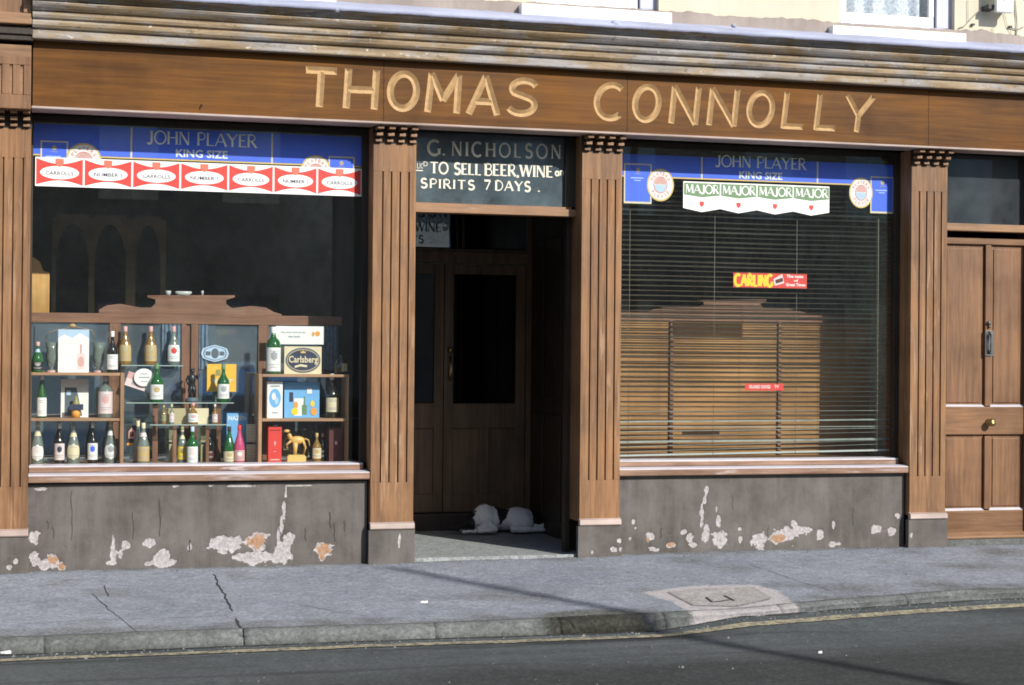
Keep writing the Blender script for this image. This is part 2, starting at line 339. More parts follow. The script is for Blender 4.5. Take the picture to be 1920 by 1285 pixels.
# ------------------------------------------------------------------ stroke font
def arc(cx, cz, rx, rz, a0, a1, n=14):
    return [(cx+rx*math.cos(math.radians(a0+(a1-a0)*i/n)), cz+rz*math.sin(math.radians(a0+(a1-a0)*i/n))) for i in range(n+1)]
GL = {
 'A': (.78, [('n', [(.0,0),(.39,1)], 's'), ('t', [(.39,1),(.78,0)], 'e'), ('n', [(.13,.34),(.65,.34)], '')]),
 'B': (.60, [('t', [(.08,0),(.08,1)], 'se'), ('n', [(.08,1),(.32,1)]+arc(.32,.77,.22,.23,90,-90)+[(.08,.54)], ''), ('n', [(.32,.54)]+arc(.34,.27,.26,.27,90,-90)+[(.08,0)], '')]),
 'C': (.74, [('t', arc(.42,.5,.40,.5,48,312,26), '')]),
 'D': (.72, [('t', [(.08,0),(.08,1)], 'se'), ('n', [(.08,1),(.28,1)]+arc(.28,.5,.42,.5,90,-90,20)+[(.08,0)], '')]),
 'E': (.54, [('t', [(.08,0),(.08,1)], 'se'), ('n', [(.08,.97),(.52,.97)], ''), ('n', [(.08,.5),(.44,.5)], ''), ('n', [(.08,.03),(.54,.03)], '')]),
 'G': (.80, [('t', arc(.42,.5,.40,.5,48,300,26), ''), ('t', [(.72,.05),(.72,.42)], 'e')]),
 'H': (.74, [('t', [(.08,0),(.08,1)], 'se'), ('t', [(.66,0),(.66,1)], 'se'), ('n', [(.08,.52),(.66,.52)], '')]),
 'I': (.16, [('t', [(.08,0),(.08,1)], 'se')]),
 'J': (.42, [('t', [(.32,1),(.32,.2)]+arc(.16,.18,.16,.20,0,-150,10), 's')]),
 'K': (.70, [('t', [(.08,0),(.08,1)], 'se'), ('n', [(.08,.42),(.62,1)], 'e'), ('t', [(.26,.60),(.68,0)], 'e')]),
 'L': (.54, [('t', [(.08,1),(.08,0)], 'se'), ('n', [(.08,.03),(.52,.03)], '')]),
 'M': (.90, [('n', [(.08,0),(.12,1)], 's'), ('t', [(.12,1),(.45,.12)], 's'), ('n', [(.45,.12),(.78,1)], ''), ('t', [(.78,1),(.84,0)], 'se')]),
 'N': (.76, [('n', [(.08,0),(.08,1)], 's'), ('t', [(.08,1),(.68,0)], 's'), ('n', [(.68,0),(.68,1)], 'e')]),
 'O': (.84, [('o', arc(.42,.5,.40,.5,0,360,32)[:-1], 'c')]),
 'P': (.58, [('t', [(.08,0),(.08,1)], 'se'), ('n', [(.08,1),(.32,1)]+arc(.32,.73,.24,.27,90,-90)+[(.08,.46)], '')]),
 'R': (.66, [('t', [(.08,0),(.08,1)], 'se'), ('n', [(.08,1),(.32,1)]+arc(.32,.75,.22,.25,90,-90)+[(.08,.5)], ''), ('t', [(.28,.5),(.64,0)], 'e')]),
 'S': (.58, [('t', arc(.30,.75,.22,.25,30,235,14)+arc(.28,.26,.25,.26,62,-150,16), '')]),
 'T': (.70, [('t', [(.35,0),(.35,1)], 's'), ('n', [(.0,.97),(.70,.97)], '')]),
 'U': (.72, [('t', [(.08,1),(.08,.32)]+arc(.36,.32,.28,.32,180,360,14)+[(.64,1)], 'se')]),
 'W': (1.05, [('t', [(.02,1),(.28,0)], 's'), ('n', [(.28,0),(.52,1)], ''), ('t', [(.52,1),(.78,0)], 's'), ('n', [(.78,0),(1.03,1)], 'e')]),
 'Y': (.74, [('t', [(.02,1),(.37,.5)], 's'), ('n', [(.72,1),(.37,.5)], 's'), ('t', [(.37,.5),(.37,0)], 'e')]),
 '7': (.52, [('t', [(.02,.96),(.50,.96)], ''), ('n', [(.50,.96),(.18,0)], '')]),
 '.': (.14, [('t', [(.07,0),(.07,.12)], '')]), ',': (.14, [('t', [(.09,.1),(.03,-.12)], '')]), "'": (.12, [('t', [(.07,1),(.05,.78)], '')]),
 ' ': (.36, []), 'a': (.44, [('t', arc(.22,.25,.18,.23,20,340,12), ''), ('t', [(.40,.5),(.42,0)], '')]),
 'n': (.46, [('t', [(.06,0),(.08,.5)], ''), ('n', arc(.23,.3,.16,.2,150,0,8)+[(.40,0)], '')]),
 'd': (.46, [('t', arc(.22,.25,.18,.23,20,340,12), ''), ('t', [(.42,1),(.40,0)], '')]),
}
def strip(pts, w0, closed=False):
    n = len(pts); L = []; R = []
    for i in range(n):
        a = pts[i-1] if (i > 0 or closed) else None; b = pts[(i+1) % n] if (i < n-1 or closed) else None; p = Vector(pts[i])
        d0 = (p-Vector(a)).normalized() if a is not None else None; d1 = (Vector(b)-p).normalized() if b is not None else None
        if d0 is None: d0 = d1
        if d1 is None: d1 = d0
        t = (d0+d1); t = t.normalized() if t.length > .2 else d1
        nrm = Vector((-t.y, t.x)); c = max(.45, nrm.dot(Vector((-d1.y, d1.x))))
        L.append(p+nrm*(w0/c)); R.append(p-nrm*(w0/c))
    return L, R
def text_width(s, sp): return sum(GL[c][0]+sp for c in s)-sp
def stroke_text(mb, s, x0, x1, z0, z1, y, tw=.085, nw=.035, serif=0, sp=.16, mi=0, ow=None, dz=0.):
    """letters as thin sheets between x0..x1, z0..z1, in front of plane y"""
    tot = text_width(s, sp); h = z1-z0; sx = (x1-x0)/tot; x = x0; k = 0
    for ch in s:
        gw, st = GL[ch]; zoff = dz*(x-x0)/(x1-x0)
        for wt, pts, fl in st:
            q = [(x+a*sx, z0+zoff+b*h) for a, b in pts]; wd = {'t': tw, 'n': nw, 'o': (ow or (tw+nw)/2)}[wt]*h
            L, R = strip(q, wd, 'c' in fl); n = len(q); yy = y-.00012*(k % 7); k += 1
            vs = [(p.x, yy, p.y) for p in R]+[(p.x, yy, p.y) for p in L]
            mb.add(vs, [(i, (i+1) % n, (i+1) % n+n, i+n) for i in range(n if 'c' in fl else n-1)], mi)
            if serif:
                for key, e in (('s', 0), ('e', -1)):
                    if key in fl:
                        px_, pz_ = q[e]; up = pz_ > z0+zoff+h*.5; zz = pz_-nw*h*.8 if up else pz_; k += 1; y3 = y-.00012*(k % 7)
                        hw = wd+serif*h
                        mb.add([(px_-hw,y3,zz),(px_+hw,y3,zz),(px_+hw,y3,zz+nw*h*.8),(px_-hw,y3,zz+nw*h*.8)], [(0,1,2,3)], mi)
        x += (gw+sp)*sx
    return mb
_tc = {}
def btext(mb, s, x0, x1, z0, z1, y, mi=0, bold=0.):
    """plain sans lettering, fitted into a box"""
    key = (s, bold)
    if key not in _tc:
        cu = bpy.data.curves.new('t', 'FONT'); cu.body = s; cu.offset = bold; cu.resolution_u = 2
        o = bpy.data.objects.new('t', cu); COL.objects.link(o); bpy.context.view_layer.update()
        me = bpy.data.meshes.new_from_object(o.evaluated_get(bpy.context.evaluated_depsgraph_get()))
        _tc[key] = ([tuple(v.co) for v in me.vertices], [list(p.vertices) for p in me.polygons])
        bpy.data.objects.remove(o)
    vs, fs = _tc[key]
    if not vs: return mb
    a = min(v[0] for v in vs); b = max(v[0] for v in vs); c = min(v[1] for v in vs); d = max(v[1] for v in vs)
    return mb.add([(x0+(v[0]-a)/(b-a)*(x1-x0), y, z0+(v[1]-c)/(d-c)*(z1-z0)) for v in vs], fs, mi)
def ellpts(cx, cz, rx, rz, n=28): return [(cx+rx*math.cos(2*PI*i/n), cz+rz*math.sin(2*PI*i/n)) for i in range(n)]

# ================================================================== GROUND
def kerb_y(X):   # front line of the kerb
    t = min(max((X-3.4)/2.4, 0), 1); t = t*t*(3-2*t)
    return -2.34+.34*t+.012*math.sin(X*1.7)
def kerb_h(X):   # how far the kerb stands above the gutter
    t = min(max((X-3.25)/.25, 0), 1); return .062*(1-t)+.022*t
def ground_rise(X): return .024*min(max((X-2.2)/2.5, 0), 1)
def pave_z(X, y): return ground_rise(X)-.05*(-y/2.34)
def n3(x, y, z=0, s=1): return noise.noise(Vector((x*s, y*s, z*s)))
ROADZ = -.125
def grid(name, x0, x1, nx, yf, ny, zf, mat, kind='structure', darken=None, parent=None):
    vs = []; wr = []
    for j in range(ny+1):
        for i in range(nx+1):
            X = x0+(x1-x0)*i/nx; y = yf(X, j/ny); vs.append((X, y, zf(X, y)))
            if darken: wr.append(darken(X, y))
    fs = [(j*(nx+1)+i, j*(nx+1)+i+1, (j+1)*(nx+1)+i+1, (j+1)*(nx+1)+i) for j in range(ny) for i in range(nx)]
    mb = MB(); mb.add(vs, fs, 0, True); o = mb.build(name, mat, parent)
    if darken:
        a = o.data.attributes.new('darken', 'FLOAT', 'POINT'); a.data.foreach_set('value', wr)
    return tag(o, kind=kind) if kind else o
def pw(X, y):
    # painted shade in the kerb hollow, dirt along the wall foot and the kerb
    d = 0
    e = ((X-2.98)/.33)**2+((y+2.22)/.16)**2; d = max(d, 1.5-e*1.1)
    d = max(d, .55*(1-(y+.02)/-.10)+.35*n3(X, y, 0, 6)) if y > -.16 else d
    d = max(d, .45*(1-(y-kerb_y(X)-.12)/.25)+.5*n3(X, y, 3, 5)) if y < kerb_y(X)+.3 else d
    d = max(d, .35+.9*n3(X, y, 9, 2.5)-.5)
    return min(max(d, 0), .85)
def zp(X, y):
    z = pave_z(X, y)+.006*n3(X, y, 0, 1.3)+.0025*n3(X, y, 5, 7)
    return z
PALE = []
def gpt(px, py, zf=pave_z):
    d = _f*F + CR*(px-PW/2) - CU*(py-PH/2); Z = -.02
    for _ in range(4):
        t = (Z-CH)/d.z; X, y = d.x*t, d.y*t-CD; Z = zf(X, y)
    return X, y
PALE = [gpt(*p) for p in [(1205,1112),(1300,1099),(1415,1097),(1455,1108),(1498,1140),(1480,1150),(1500,1166),(1400,1172),(1318,1172),(1298,1150),(1262,1128)]]
def pale_at(X, y):
    if not (2.6 < X < 4.6): return 0.
    ins = False; dm = 9; n = len(PALE)
    for i in range(n):
        (ax, ay), (bx_, by) = PALE[i], PALE[(i+1) % n]
        if (ay > y) != (by > y) and X < (bx_-ax)*(y-ay)/(by-ay)+ax: ins = not ins
        L2 = (bx_-ax)**2+(by-ay)**2; t = max(0, min(1, ((X-ax)*(bx_-ax)+(y-ay)*(by-ay))/L2)); dm = min(dm, math.hypot(X-ax-t*(bx_-ax), y-ay-t*(by-ay)))
    sd = dm if ins else -dm
    return min(1, max(0, .5+sd/.10))
def set_attr(o, nm, fn):
    a = o.data.attributes.new(nm, 'FLOAT', 'POINT'); off = WL[o.name]; a.data.foreach_set('value', [fn(v.co.x+off.x, v.co.y+off.y) for v in o.data.vertices])
KW = .10
grid('pavement', -3, 10, 420, lambda X, t: (kerb_y(X)+KW)*(1-t)+.0*t, 84, zp, M['pavement'], darken=lambda X, y: pw(X, y)*(1-pale_at(X, y)))
set_attr(bpy.data.objects['pavement'], 'pale', pale_at)
# far parts of the pavement left and right
# kerb stones
kerb = thing('kerb', (3, -2.3, 0), kind='structure')
kx = [-3, -1.9, -.95, 0.02, 1.03, 2.05, 2.75, 3.36, 4.1, 5.0, 5.95, 6.9, 7.9, 10]
for a, b in zip(kx[:-1], kx[1:]):
    n = max(4, int((b-a)/.035)); vs = []; fs = []; seed = 3.3
    ks = 9
    for i in range(n+1):
        ga = .004 if abs(a-1.03) < .02 else .0002; gb = .004 if abs(b-1.03) < .02 else .0002; X = a+ga+(b-a-ga-gb)*i/n; y0 = kerb_y(X); zt = zp(X, y0+KW); h = kerb_h(X)
        wob = .012*n3(X, seed, 0, 3)+.008*n3(X, seed, 2, 11); chip = max(0, n3(X, seed, 7, 4.5)-.18)*.09
        e = min(i, n-i)*(b-a)/n; end = (.03 if abs(X-1.03) < .2 else .0)*max(0, 1-e/.05)
        prof = [(y0+KW, zt), (y0+.06, zt+.003), (y0+.03+chip*.6, zt-.004-chip*.25-end*.3), (y0+.010+chip+wob+end*.5, zt-.014-chip*.4-end), (y0+wob*1.2+chip*.8+end, zt-.03-chip*.5),
                (y0-.004+wob, zt-h*.7), (y0-.008+wob*.6, ROADZ-.02), (y0+KW, ROADZ-.03)]
        vs += [(X, p[0]+.003*n3(X, p[1], 4, 25), p[1]+.003*n3(X, p[0]*9, 1, 20)) for p in prof]
        if h < .06 and False: pass
    k = 8
    for i in range(n):
        for j in range(k): fs.append((i*k+j, (i+1)*k+j, (i+1)*k+(j+1) % k, i*k+(j+1) % k))
    fs += [list(range(k)), list(range(n*k+k-1, n*k-1, -1))]
    mb = MB(); mb.add(vs, fs, 0, True); ks_ = mb.build('kerb_stone', M['kerb'], kerb)
    set_attr(ks_, 'pale', pale_at); set_attr(ks_, 'darken', lambda X, y: max(0, min(1, 1.5-((X-2.98)/.36)**2*1.2+.5*n3(X, y, 0, 9)))*(1-pale_at(X, y)))  # shade of the broken kerb hollow painted onto the stones
def rw(X, y):  # road darker away from the kerb and towards the right
    d = (-y-2.75-.28*math.sin(X*.5)-.10*max(0, 3-X))/.35+.35*n3(X, y, 0, 1.2)
    e = 1 if X > 2.2 else max(0, (X-.6)/1.6)
    return min(max(d, 0), 1)*.9*max(e, .25)
def zr(X, y):
    up = 0
    if y > kerb_y(X)-.5: up = (y-kerb_y(X)+.5)/.5*(.058*min(max((X-3.3)/.5, 0), 1))
    return ROADZ+up+.004*n3(X, y, 0, 1)+.002*n3(X, y, 8, 6)
grid('road', -3, 10, 330, lambda X, t: -5.2*(1-t)+(kerb_y(X)+.02)*t, 70, zr, M['road'], darken=rw)
g = MB(); g.add([(-60,-5.19,-.129),(70,-5.19,-.129),(70,-60,-.129),(-60,-60,-.129)], [(0,3,2,1)])
g.add([(-60,-2.4,-.13),(-2.99,-2.4,-.13),(-2.99,-5.2,-.13),(-60,-5.2,-.13)], [(0,3,2,1)]).add([(9.99,-2.0,-.07),(70,-2.0,-.07),(70,-5.2,-.13),(9.99,-5.2,-.13)], [(0,3,2,1)])
g.build('road_beyond', M['road'], kind='structure')
g = MB(); g.add([(-60,.5,-.0),(-2.99,.5,-.0),(-2.99,-2.35,-.05),(-60,-2.35,-.05)], [(0,3,2,1)]).add([(9.99,.5,.02),(70,.5,.02),(70,-2.0,-.03),(9.99,-2.0,-.03)], [(0,3,2,1)])
g.build('pavement_beyond', M['pavement'], kind='structure')
# yellow line, following the gutter
vs = []; n = 260
for i in range(n+1):
    X = -3+13*i/n; y0 = kerb_y(X)-.165+.01*n3(X, 0, 0, 2); wd = .04+.006*n3(X, 4, 0, 6)
    vs += [(X, y0-wd, zr(X, y0-wd)+.005), (X, y0+wd, zr(X, y0+wd)+.005)]
mb = MB(); mb.add(vs, [(2*i, 2*i+2, 2*i+3, 2*i+1) for i in range(n)]); mb.build('yellow_line', M['yellow_line'], kind='structure')
vs = []; n = 420
for i in range(n+1):
    X = -3+13*i/n; y0 = kerb_y(X)-.002; wd = .006+.03*max(0, n3(X, 0, 3, 4)+.25)+.008*abs(n3(X, 1, 0, 17))
    vs += [(X, y0+.012, zr(X, y0)+.006), (X, y0-wd, zr(X, y0-wd)+.003)]
mb = MB(); mb.add(vs, [(2*i, 2*i+1, 2*i+3, 2*i+2) for i in range(n)]); mb.build('gutter_grime', plain('gutter_grime', (.045,.045,.038), .95, 0, .5, 30), kind='structure')
# cracks and joints in the pavement: thin irregular grooves
def gpt(px, py, zf=pave_z):
    d = _f*F + CR*(px-PW/2) - CU*(py-PH/2); Z = -.02
    for _ in range(4):
        t = (Z-CH)/d.z; X, y = d.x*t, d.y*t-CD; Z = zf(X, y)
    return X, y
def crack(pts, w0, name='pavement_crack', jit=.012):
    P_ = [Vector(gpt(*p)) for p in pts]; Q = []
    for a, b in zip(P_[:-1], P_[1:]):
        k = max(2, int((b-a).length/.03))
        for i in range(k):
            q = a.lerp(b, i/k); Q.append(q+Vector((n3(q.x, q.y, 1, 9), n3(q.x, q.y, 3, 9)))*jit)
    Q.append(P_[-1]); vs = []; L = []; 
    for i, q in enumerate(Q):
        d = (Q[min(i+1, len(Q)-1)]-Q[max(i-1, 0)]).normalized(); nn = Vector((-d.y, d.x))
        ww = w0*(.45+.9*abs(n3(q.x, q.y, 7, 15)))*min(1, .3+min(i, len(Q)-1-i)*.3)
        for s_ in (-1, 1): p = q+nn*ww*s_; vs.append((p.x, p.y, zp(p.x, p.y)+.003))
    mb = MB(); mb.add(vs, [(2*i, 2*i+1, 2*i+3, 2*i+2) for i in range(len(Q)-1)])
    mb.build(name, M['crack'], kind='structure')
crack([(400,1076),(415,1105),(430,1135),(436,1148)], .007)
crack([(444,1160),(450,1178),(458,1183)], .009)
crack([(560,1135),(640,1150),(700,1158)], .004)
crack([(195,1098),(203,1120)], .004)
crack([(1000,1158),(1060,1161),(1110,1168)], .004)
crack([(30,1172),(200,1161),(420,1156)], .003)
crack([(1395,1055),(1480,1085),(1560,1110)], .003)
crack([(170,1112),(215,1150),(262,1190)], .003)
crack([(1560,1148),(1640,1142),(1760,1132)], .004)
# pinkish concrete surround with access cover
def surf(X, y):
    k = kerb_y(X)
    if y >= k: return zp(X, y)+.002
    t = min(1, (k-y)/.14); return zp(X, k)*(1-t)+(zr(X, y)+.002)*t
cv = thing('access_cover', (*gpt(1365,1125), pave_z(*gpt(1365,1125))), 'pale pinkish concrete access cover with lifting slot, set in the pavement by the kerb', 'access cover')
def blob(pts, dz, mat, name, parent, sub=6, jit=.02):
    P_ = [Vector(gpt(*p)) for p in pts]; Q = []
    for a, b in zip(P_, P_[1:]+P_[:1]):
        for i in range(sub):
            q = a.lerp(b, i/sub); Q.append(q+Vector((n3(q.x, q.y, 1, 6), n3(q.x, q.y, 3, 6)))*jit)
    c = sum(Q, Vector((0,0)))/len(Q); vs = []; fs = []; n = len(Q); R_ = 8
    for r in range(R_+1):
        for q in Q: p = c.lerp(q, r/R_) if r else c.lerp(q, .02); vs.append((p.x, p.y, surf(p.x, p.y)+dz*(1 if r < R_ else .1)))
    for r in range(R_):
        for i in range(n): fs.append((r*n+i, (r+1)*n+i, (r+1)*n+(i+1) % n, r*n+(i+1) % n))
    fs.append(list(range(n)))
    mb = MB(); mb.add(vs, fs, 0, True); return mb.build(name, mat, parent)
M['cover'] = ground('cover_concrete', (.32,.30,.29), (.40,.375,.37), (.4,.4,.4))
blob([(1252,1112),(1330,1104),(1412,1103),(1446,1124),(1380,1138),(1300,1136)], .005, M['cover'], 'cover_slab', cv, 4, .006)
_rim = MB(); _q = [Vector(gpt(*p)) for p in [(1252,1112),(1330,1104),(1412,1103),(1446,1124),(1380,1138),(1300,1136)]]
for _a, _b in zip(_q, _q[1:]+_q[:1]):
    _d = (_b-_a).normalized(); _n2 = Vector((-_d.y, _d.x))*.002; _rim.add([(p.x, p.y, zp(p.x, p.y)+.0075) for p in (_a-_n2, _b-_n2, _b+_n2, _a+_n2)], [(0,1,2,3)])
_rim.build('cover_joint', flat('joint_dirt', (.14,.13,.12)), cv, kind='stuff')
sm = MB()
def slot(a, b, wd):
    A = Vector(gpt(*a)); B = Vector(gpt(*b)); d = (B-A).normalized(); nn = Vector((-d.y, d.x))*wd
    sm.add([(p.x, p.y, zp(p.x, p.y)+.010) for p in (A-nn, B-nn, B+nn, A+nn)], [(0,1,2,3)])
slot((1324,1122),(1336,1131),.007); slot((1338,1131),(1368,1127),.007); slot((1358,1119),(1377,1129),.007)
sm.build('lifting_slot', M['crack'], cv)
# litter and grit
gm = MB(); rg_ = random.Random(5)
for _ in range(900):
    X = rg_.uniform(-.6, 6.8); k_ = rg_.random()
    if k_ < .45: y = kerb_y(X)-abs(rg_.gauss(0, .09))-.01; z = zr(X, y)
    elif k_ < .75: y = -.085-abs(rg_.gauss(0, .05)); z = zp(X, y)
    else: y = rg_.uniform(-3.9, -.2); z = zp(X, y) if y > kerb_y(X)+KW else zr(X, y)
    if kerb_y(X)-.005 < y < kerb_y(X)+KW: continue
    r = rg_.uniform(.002, .0065)*(1 if rg_.random() < .93 else 1.8)
    gm.add([(X-r,y-r*.7,z),(X+r,y-r*.6,z),(X+r*.8,y+r,z),(X-r*.7,y+r*.8,z),(X,y,z+r*1.3)], [(0,1,4),(1,2,4),(2,3,4),(3,0,4)])
gm.build('grit', plain('grit_stone', (.15,.15,.145), .9, 0, .8, 9), kind='stuff')
def scrap(px, py, s, lab):
    X, y = gpt(px, py); mb = MB(); k = 7; z = zp(X, y)
    r0 = [s*(.7+.5*random.random()) for _ in range(k)]
    vs = [(X+r0[i]*math.cos(2*PI*i/k)*1.5, y+r0[i]*math.sin(2*PI*i/k), z+.004+.01*random.random()) for i in range(k)]
    vs += [(a, b, z) for a, b, c in vs]
    mb.add(vs, [list(range(k))]+[(i, i+k, (i+1) % k+k, (i+1) % k) for i in range(k)]); mb.build('paper_scrap', M['white_card'], None, (X, y, z), label=lab, cat='litter')
scrap(795, 1130, .018, 'small white scrap of paper lying on the pavement below the doorway')
scrap(12, 1224, .02, 'white scrap of paper in the gutter at the left edge of the photo')
scrap(1538, 1225, .009, 'tiny white scrap lying out on the dark asphalt')

# ================================================================== SHOP BUILDING
SH = thing('shop_building', (3.3, .3, 0), 'old pub and shop building with brown timber shopfront and cream upper wall', 'building')
GL_Y = .13        # plane of the window glass
RIS = 0.0         # stall riser front
# --- pilasters
def px_at(pxt, pxb, Y): return (at(pxt[0], pxt[1], Y)[0]+at(pxb[0], pxb[1], Y)[0])/2
X_P = [(-.62, AX(55,-.06)), ((AX(695,-.06)), AX(780,-.06)), (AX(1088,-.06), AX(1165.5,-.06)), (AX(1707,-.06), AX(1775,-.06))]
wp = .292
cxs = [AX(55,-.06)-wp/2, (X_P[1][0]+X_P[1][1])/2, (X_P[2][0]+X_P[2][1])/2, (X_P[3][0]+X_P[3][1])/2]
PIL = [(c-wp/2, c+wp/2) for c in cxs]
LIPZ = 2.925      # underside of the fascia lip
Zb = AZt(735, 985, -.06)      # base moulding centre
Zf0, Zf1 = AZt(735, 905, -.06), AZt(735, 322, -.06)
cap_z = AZt(735, 270, -.06)
M['plinth'] = M['riser']
def pilaster(x0, x1):
    mb = MB(); W_ = x1-x0; gz = ground_rise((x0+x1)/2)
    mb.box(x0, x1, -.042, .30, Zb, LIPZ)
    mb.box(x0, x1, -.06, -.042, Zf1, cap_z).box(x0, x1, -.06, -.042, Zb, Zf0)
    e = [x0, x0+W_*.225, x0+W_*.425, x0+W_*.63, x0+W_*.835, x1]
    for a, b, i in zip(e[:-1], e[1:], range(5)):
        mb.box(a+(.0050 if i else 0), b-(.0050 if i < 4 else 0), -.06, -.042, Zf0, Zf1)
    p = mb.build('pilaster', M['oak'], SH, bevel=.0018)
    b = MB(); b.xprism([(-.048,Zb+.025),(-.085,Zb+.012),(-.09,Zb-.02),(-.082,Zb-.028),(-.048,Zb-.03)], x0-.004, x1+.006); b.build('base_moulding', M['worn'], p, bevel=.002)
    q = riser_mesh(x0-.012, x1+.010, -.075, -.03, Zb-.031, CH_PL); q.name = 'plinth'; q.parent = p
    # corbel table: four columns of three stepped blocks
    c = MB(); c.box(x0-.004, x1+.004, -.062, -.048, cap_z+.001, LIPZ); c.build('corbel_backing', M['dark_wood'], p)
    for i in range(4):
        cx = x0+W_*(.105+.265*i)
        for j, (yf, h0, h1) in enumerate(((-.088, .012, .036), (-.125, .062, .090), (-.165, .118, .145))):
            z0 = cap_z+h0*(LIPZ-cap_z)/.155; z1 = cap_z+h1*(LIPZ-cap_z)/.155
            d = MB(); d.box(cx-.021, cx+.021, yf, -.062, z0, z1); d.build('corbel_block', M['oak_x'], p, bevel=.002)
    return p
# --- chipped rendered surfaces
def chip_list(raw):
    out = []
    for (px, py, rx, ry, k) in raw: X, Z = at(px, py, RIS); out.append((X, Z, rx/283., ry/283., k))
    return out
RAW = [(65,1008,9,12,0),(64,1047,8,14,0),(88,1060,16,8,0),(98,1050,12,9,1),(116,1063,7,9,1),(213,1042,6,18,0),(213,1015,2.5,14,0),(235,1023,7,9,0),(226,1042,4,8,0),(208,1056,9,6,0),
 (281,1018,10,10,0),(305,1044,13,14,0),(302,1056,24,9,0),(421,1020,30,17,0),(446,1014,9,9,0),(482,1015,20,16,1),(485,1004,14,6,0),(478,1047,37,13,0),(525,1043,24,13,0),(541,1012,12,12,0),(533,1025,14,14,0),
 (536,925,2,12,0),(533,955,3.5,20,0),(528,985,3,20,0),(522,1010,3,22,0),(608,1030,17,13,1),(604,1044,6,8,1),(75,917,10,3,0),(450,911,28,2,0),(395,911,6,2,0),(330,912,9,2,0),(370,912,8,1.5,0),(560,911,22,1.5,0),(356,1024,4,8,2),
 (1219,1006,8,10,0),(1215,1012,4,7,1),(1188,980,3,5,0),(1192,990,3,3,0),(1325,921,4.5,9,0),(1322,938,3.5,8,0),(1316,957,4,14,0),(1317,978,4,12,0),(1324,1000,8,18,0),(1347,978,5,13,0),(1344,955,2,6,0),(1283,998,7,6,0),(1294,1008,8,10,0),(1351,1013,14,15,0),(1345,1002,12,5,0),
 (1388,992,4,3,0),(1388,1012,4,7,0),(1424,1014,15,16,0),(1460,1010,22,11,1),(1478,1000,26,12,0),(1505,994,18,8,0),(1490,984,8,8,0),(1538,1004,8,11,0),(1563,985,4,9,0),(1562,1019,11,6,0),(1572,1020,6,4,0),(1644,992,11,10,0),(1672,996,8,8,0),(1684,967,5,6,0),(1258,1022,9,6,1),(1227,1030,9,5,0),(1300,1022,10,5,0),(1161,1028,8,4,0),(1182,1010,3,3,0),
 (745,1012,2.5,14,0),(1155,1012,6,5,0),(1145,1028,7,5,0),(1104,1033,3,4,0),(30,1050,5,5,0),(18,1062,6,5,0),(1700,1002,3,6,0)]
CH_R = chip_list(RAW); CH_PL = CH_R
def flake(X, Z):
    v = -9; br = 0
    for cx, cz, rx, rz, k in CH_R:
        if abs(X-cx) > rx*2.2 or abs(Z-cz) > rz*2.2: continue
        e = 1-math.hypot((X-cx)/rx, (Z-cz)/rz)
        if e > v: v = e
        if k == 1 and e > -.3: br = max(br, e+.3)
    return v, br
def riser_mesh(x0, x1, yf, yb, ztop, chips):
    nx = int((x1-x0)/.009); zb = -.04; nz_ = int((ztop-zb)/.009); vs = []; fl = []; brk = []
    for j in range(nz_+1):
        for i in range(nx+1):
            X = x0+(x1-x0)*i/nx; Z = zb+(ztop-zb)*j/nz_
            v, b = flake(X, Z); v += .55*n3(X, Z, 0, 22)+.35*n3(X, Z, 5, 60)-.0
            if n3(X, Z, 11, 30) > .66 and Z < .16: v = max(v, .0)
            f = min(max(.5+v*1.2, 0), 1) if v > -2 else 0
            d = .0035*min(max(v*3+.5, 0), 1) if v > -2 else 0
            edge = .006*n3(X, Z, 3, 3)
            vs.append((X, yf+d+edge*.4, Z)); fl.append(f); brk.append(min(1, max(0, b+.6*n3(X, Z, 2, 40))))
    k = nx+1
    fs = [(j*k+i, j*k+i+1, (j+1)*k+i+1, (j+1)*k+i) for j in range(nz_) for i in range(nx)]
    b0 = len(vs); N = len(vs)
    back = [(x0,yb,zb),(x1,yb,zb),(x1,yb,ztop),(x0,yb,ztop)]; vs += back; fl += [0]*4; brk += [0]*4
    fs += [[b0, b0+3]+[j*k for j in range(nz_, -1, -1)], [b0+1]+[j*k+nx for j in range(nz_+1)]+[b0+2], [b0+3, b0+2]+[nz_*k+i for i in range(nx, -1, -1)]]
    mb = MB(); mb.add(vs, fs, 0, False)
    o = mb.build('stall_riser', M['riser'], SH)
    a = o.data.attributes.new('flake', 'FLOAT', 'POINT'); a.data.foreach_set('value', fl)
    a = o.data.attributes.new('brick', 'FLOAT', 'POINT'); a.data.foreach_set('value', brk)
    return o
def scratches():
    mb = MB(); r_ = random.Random(11)
    spots = [(300,935,2,70),(302,940,1,40),(135,920,2,90),(356,1012,3,22),(574,990,2,24),(620,960,3,30),(628,980,2,36),(646,975,2,22),(1240,990,2,20),(1440,985,1.5,30),(1375,930,1.5,30),(1600,950,1.5,40),(100,985,2,24),(90,975,2,16),(250,960,1.5,50),(720,1030,1.5,20)]
    for px, py, w_, h_ in spots:
        X, Z = at(px, py, RIS-.003); n = 8; pts = []
        for i in range(n+1): pts.append((X+.012*n3(X, i*.2, 3, 2), Z-(h_/283.)*i/n))
        L, R_ = strip(pts, .0016*w_*.5); mb.add([(p.x, RIS-.0045, p.y) for p in L]+[(p.x, RIS-.0045, p.y) for p in R_], [(i, i+n+1, i+n+2, i+1) for i in range(n)])
    mb.build('scratches', plain('scratch_dirt', (.055,.05,.046), .9), SH, kind='stuff')
scratches()
SZ = AZt(400, 888, -.045)      # sill top (lower step)
PZ = []
for a, b in PIL: PZ.append(pilaster(a, b))
riser_mesh(PIL[0][1]-.0, PIL[1][0]-.012, RIS, .2, SZ-.062, None)
riser_mesh(PIL[2][1]+.0, PIL[3][0]-.012, RIS, .2, SZ-.050, None)
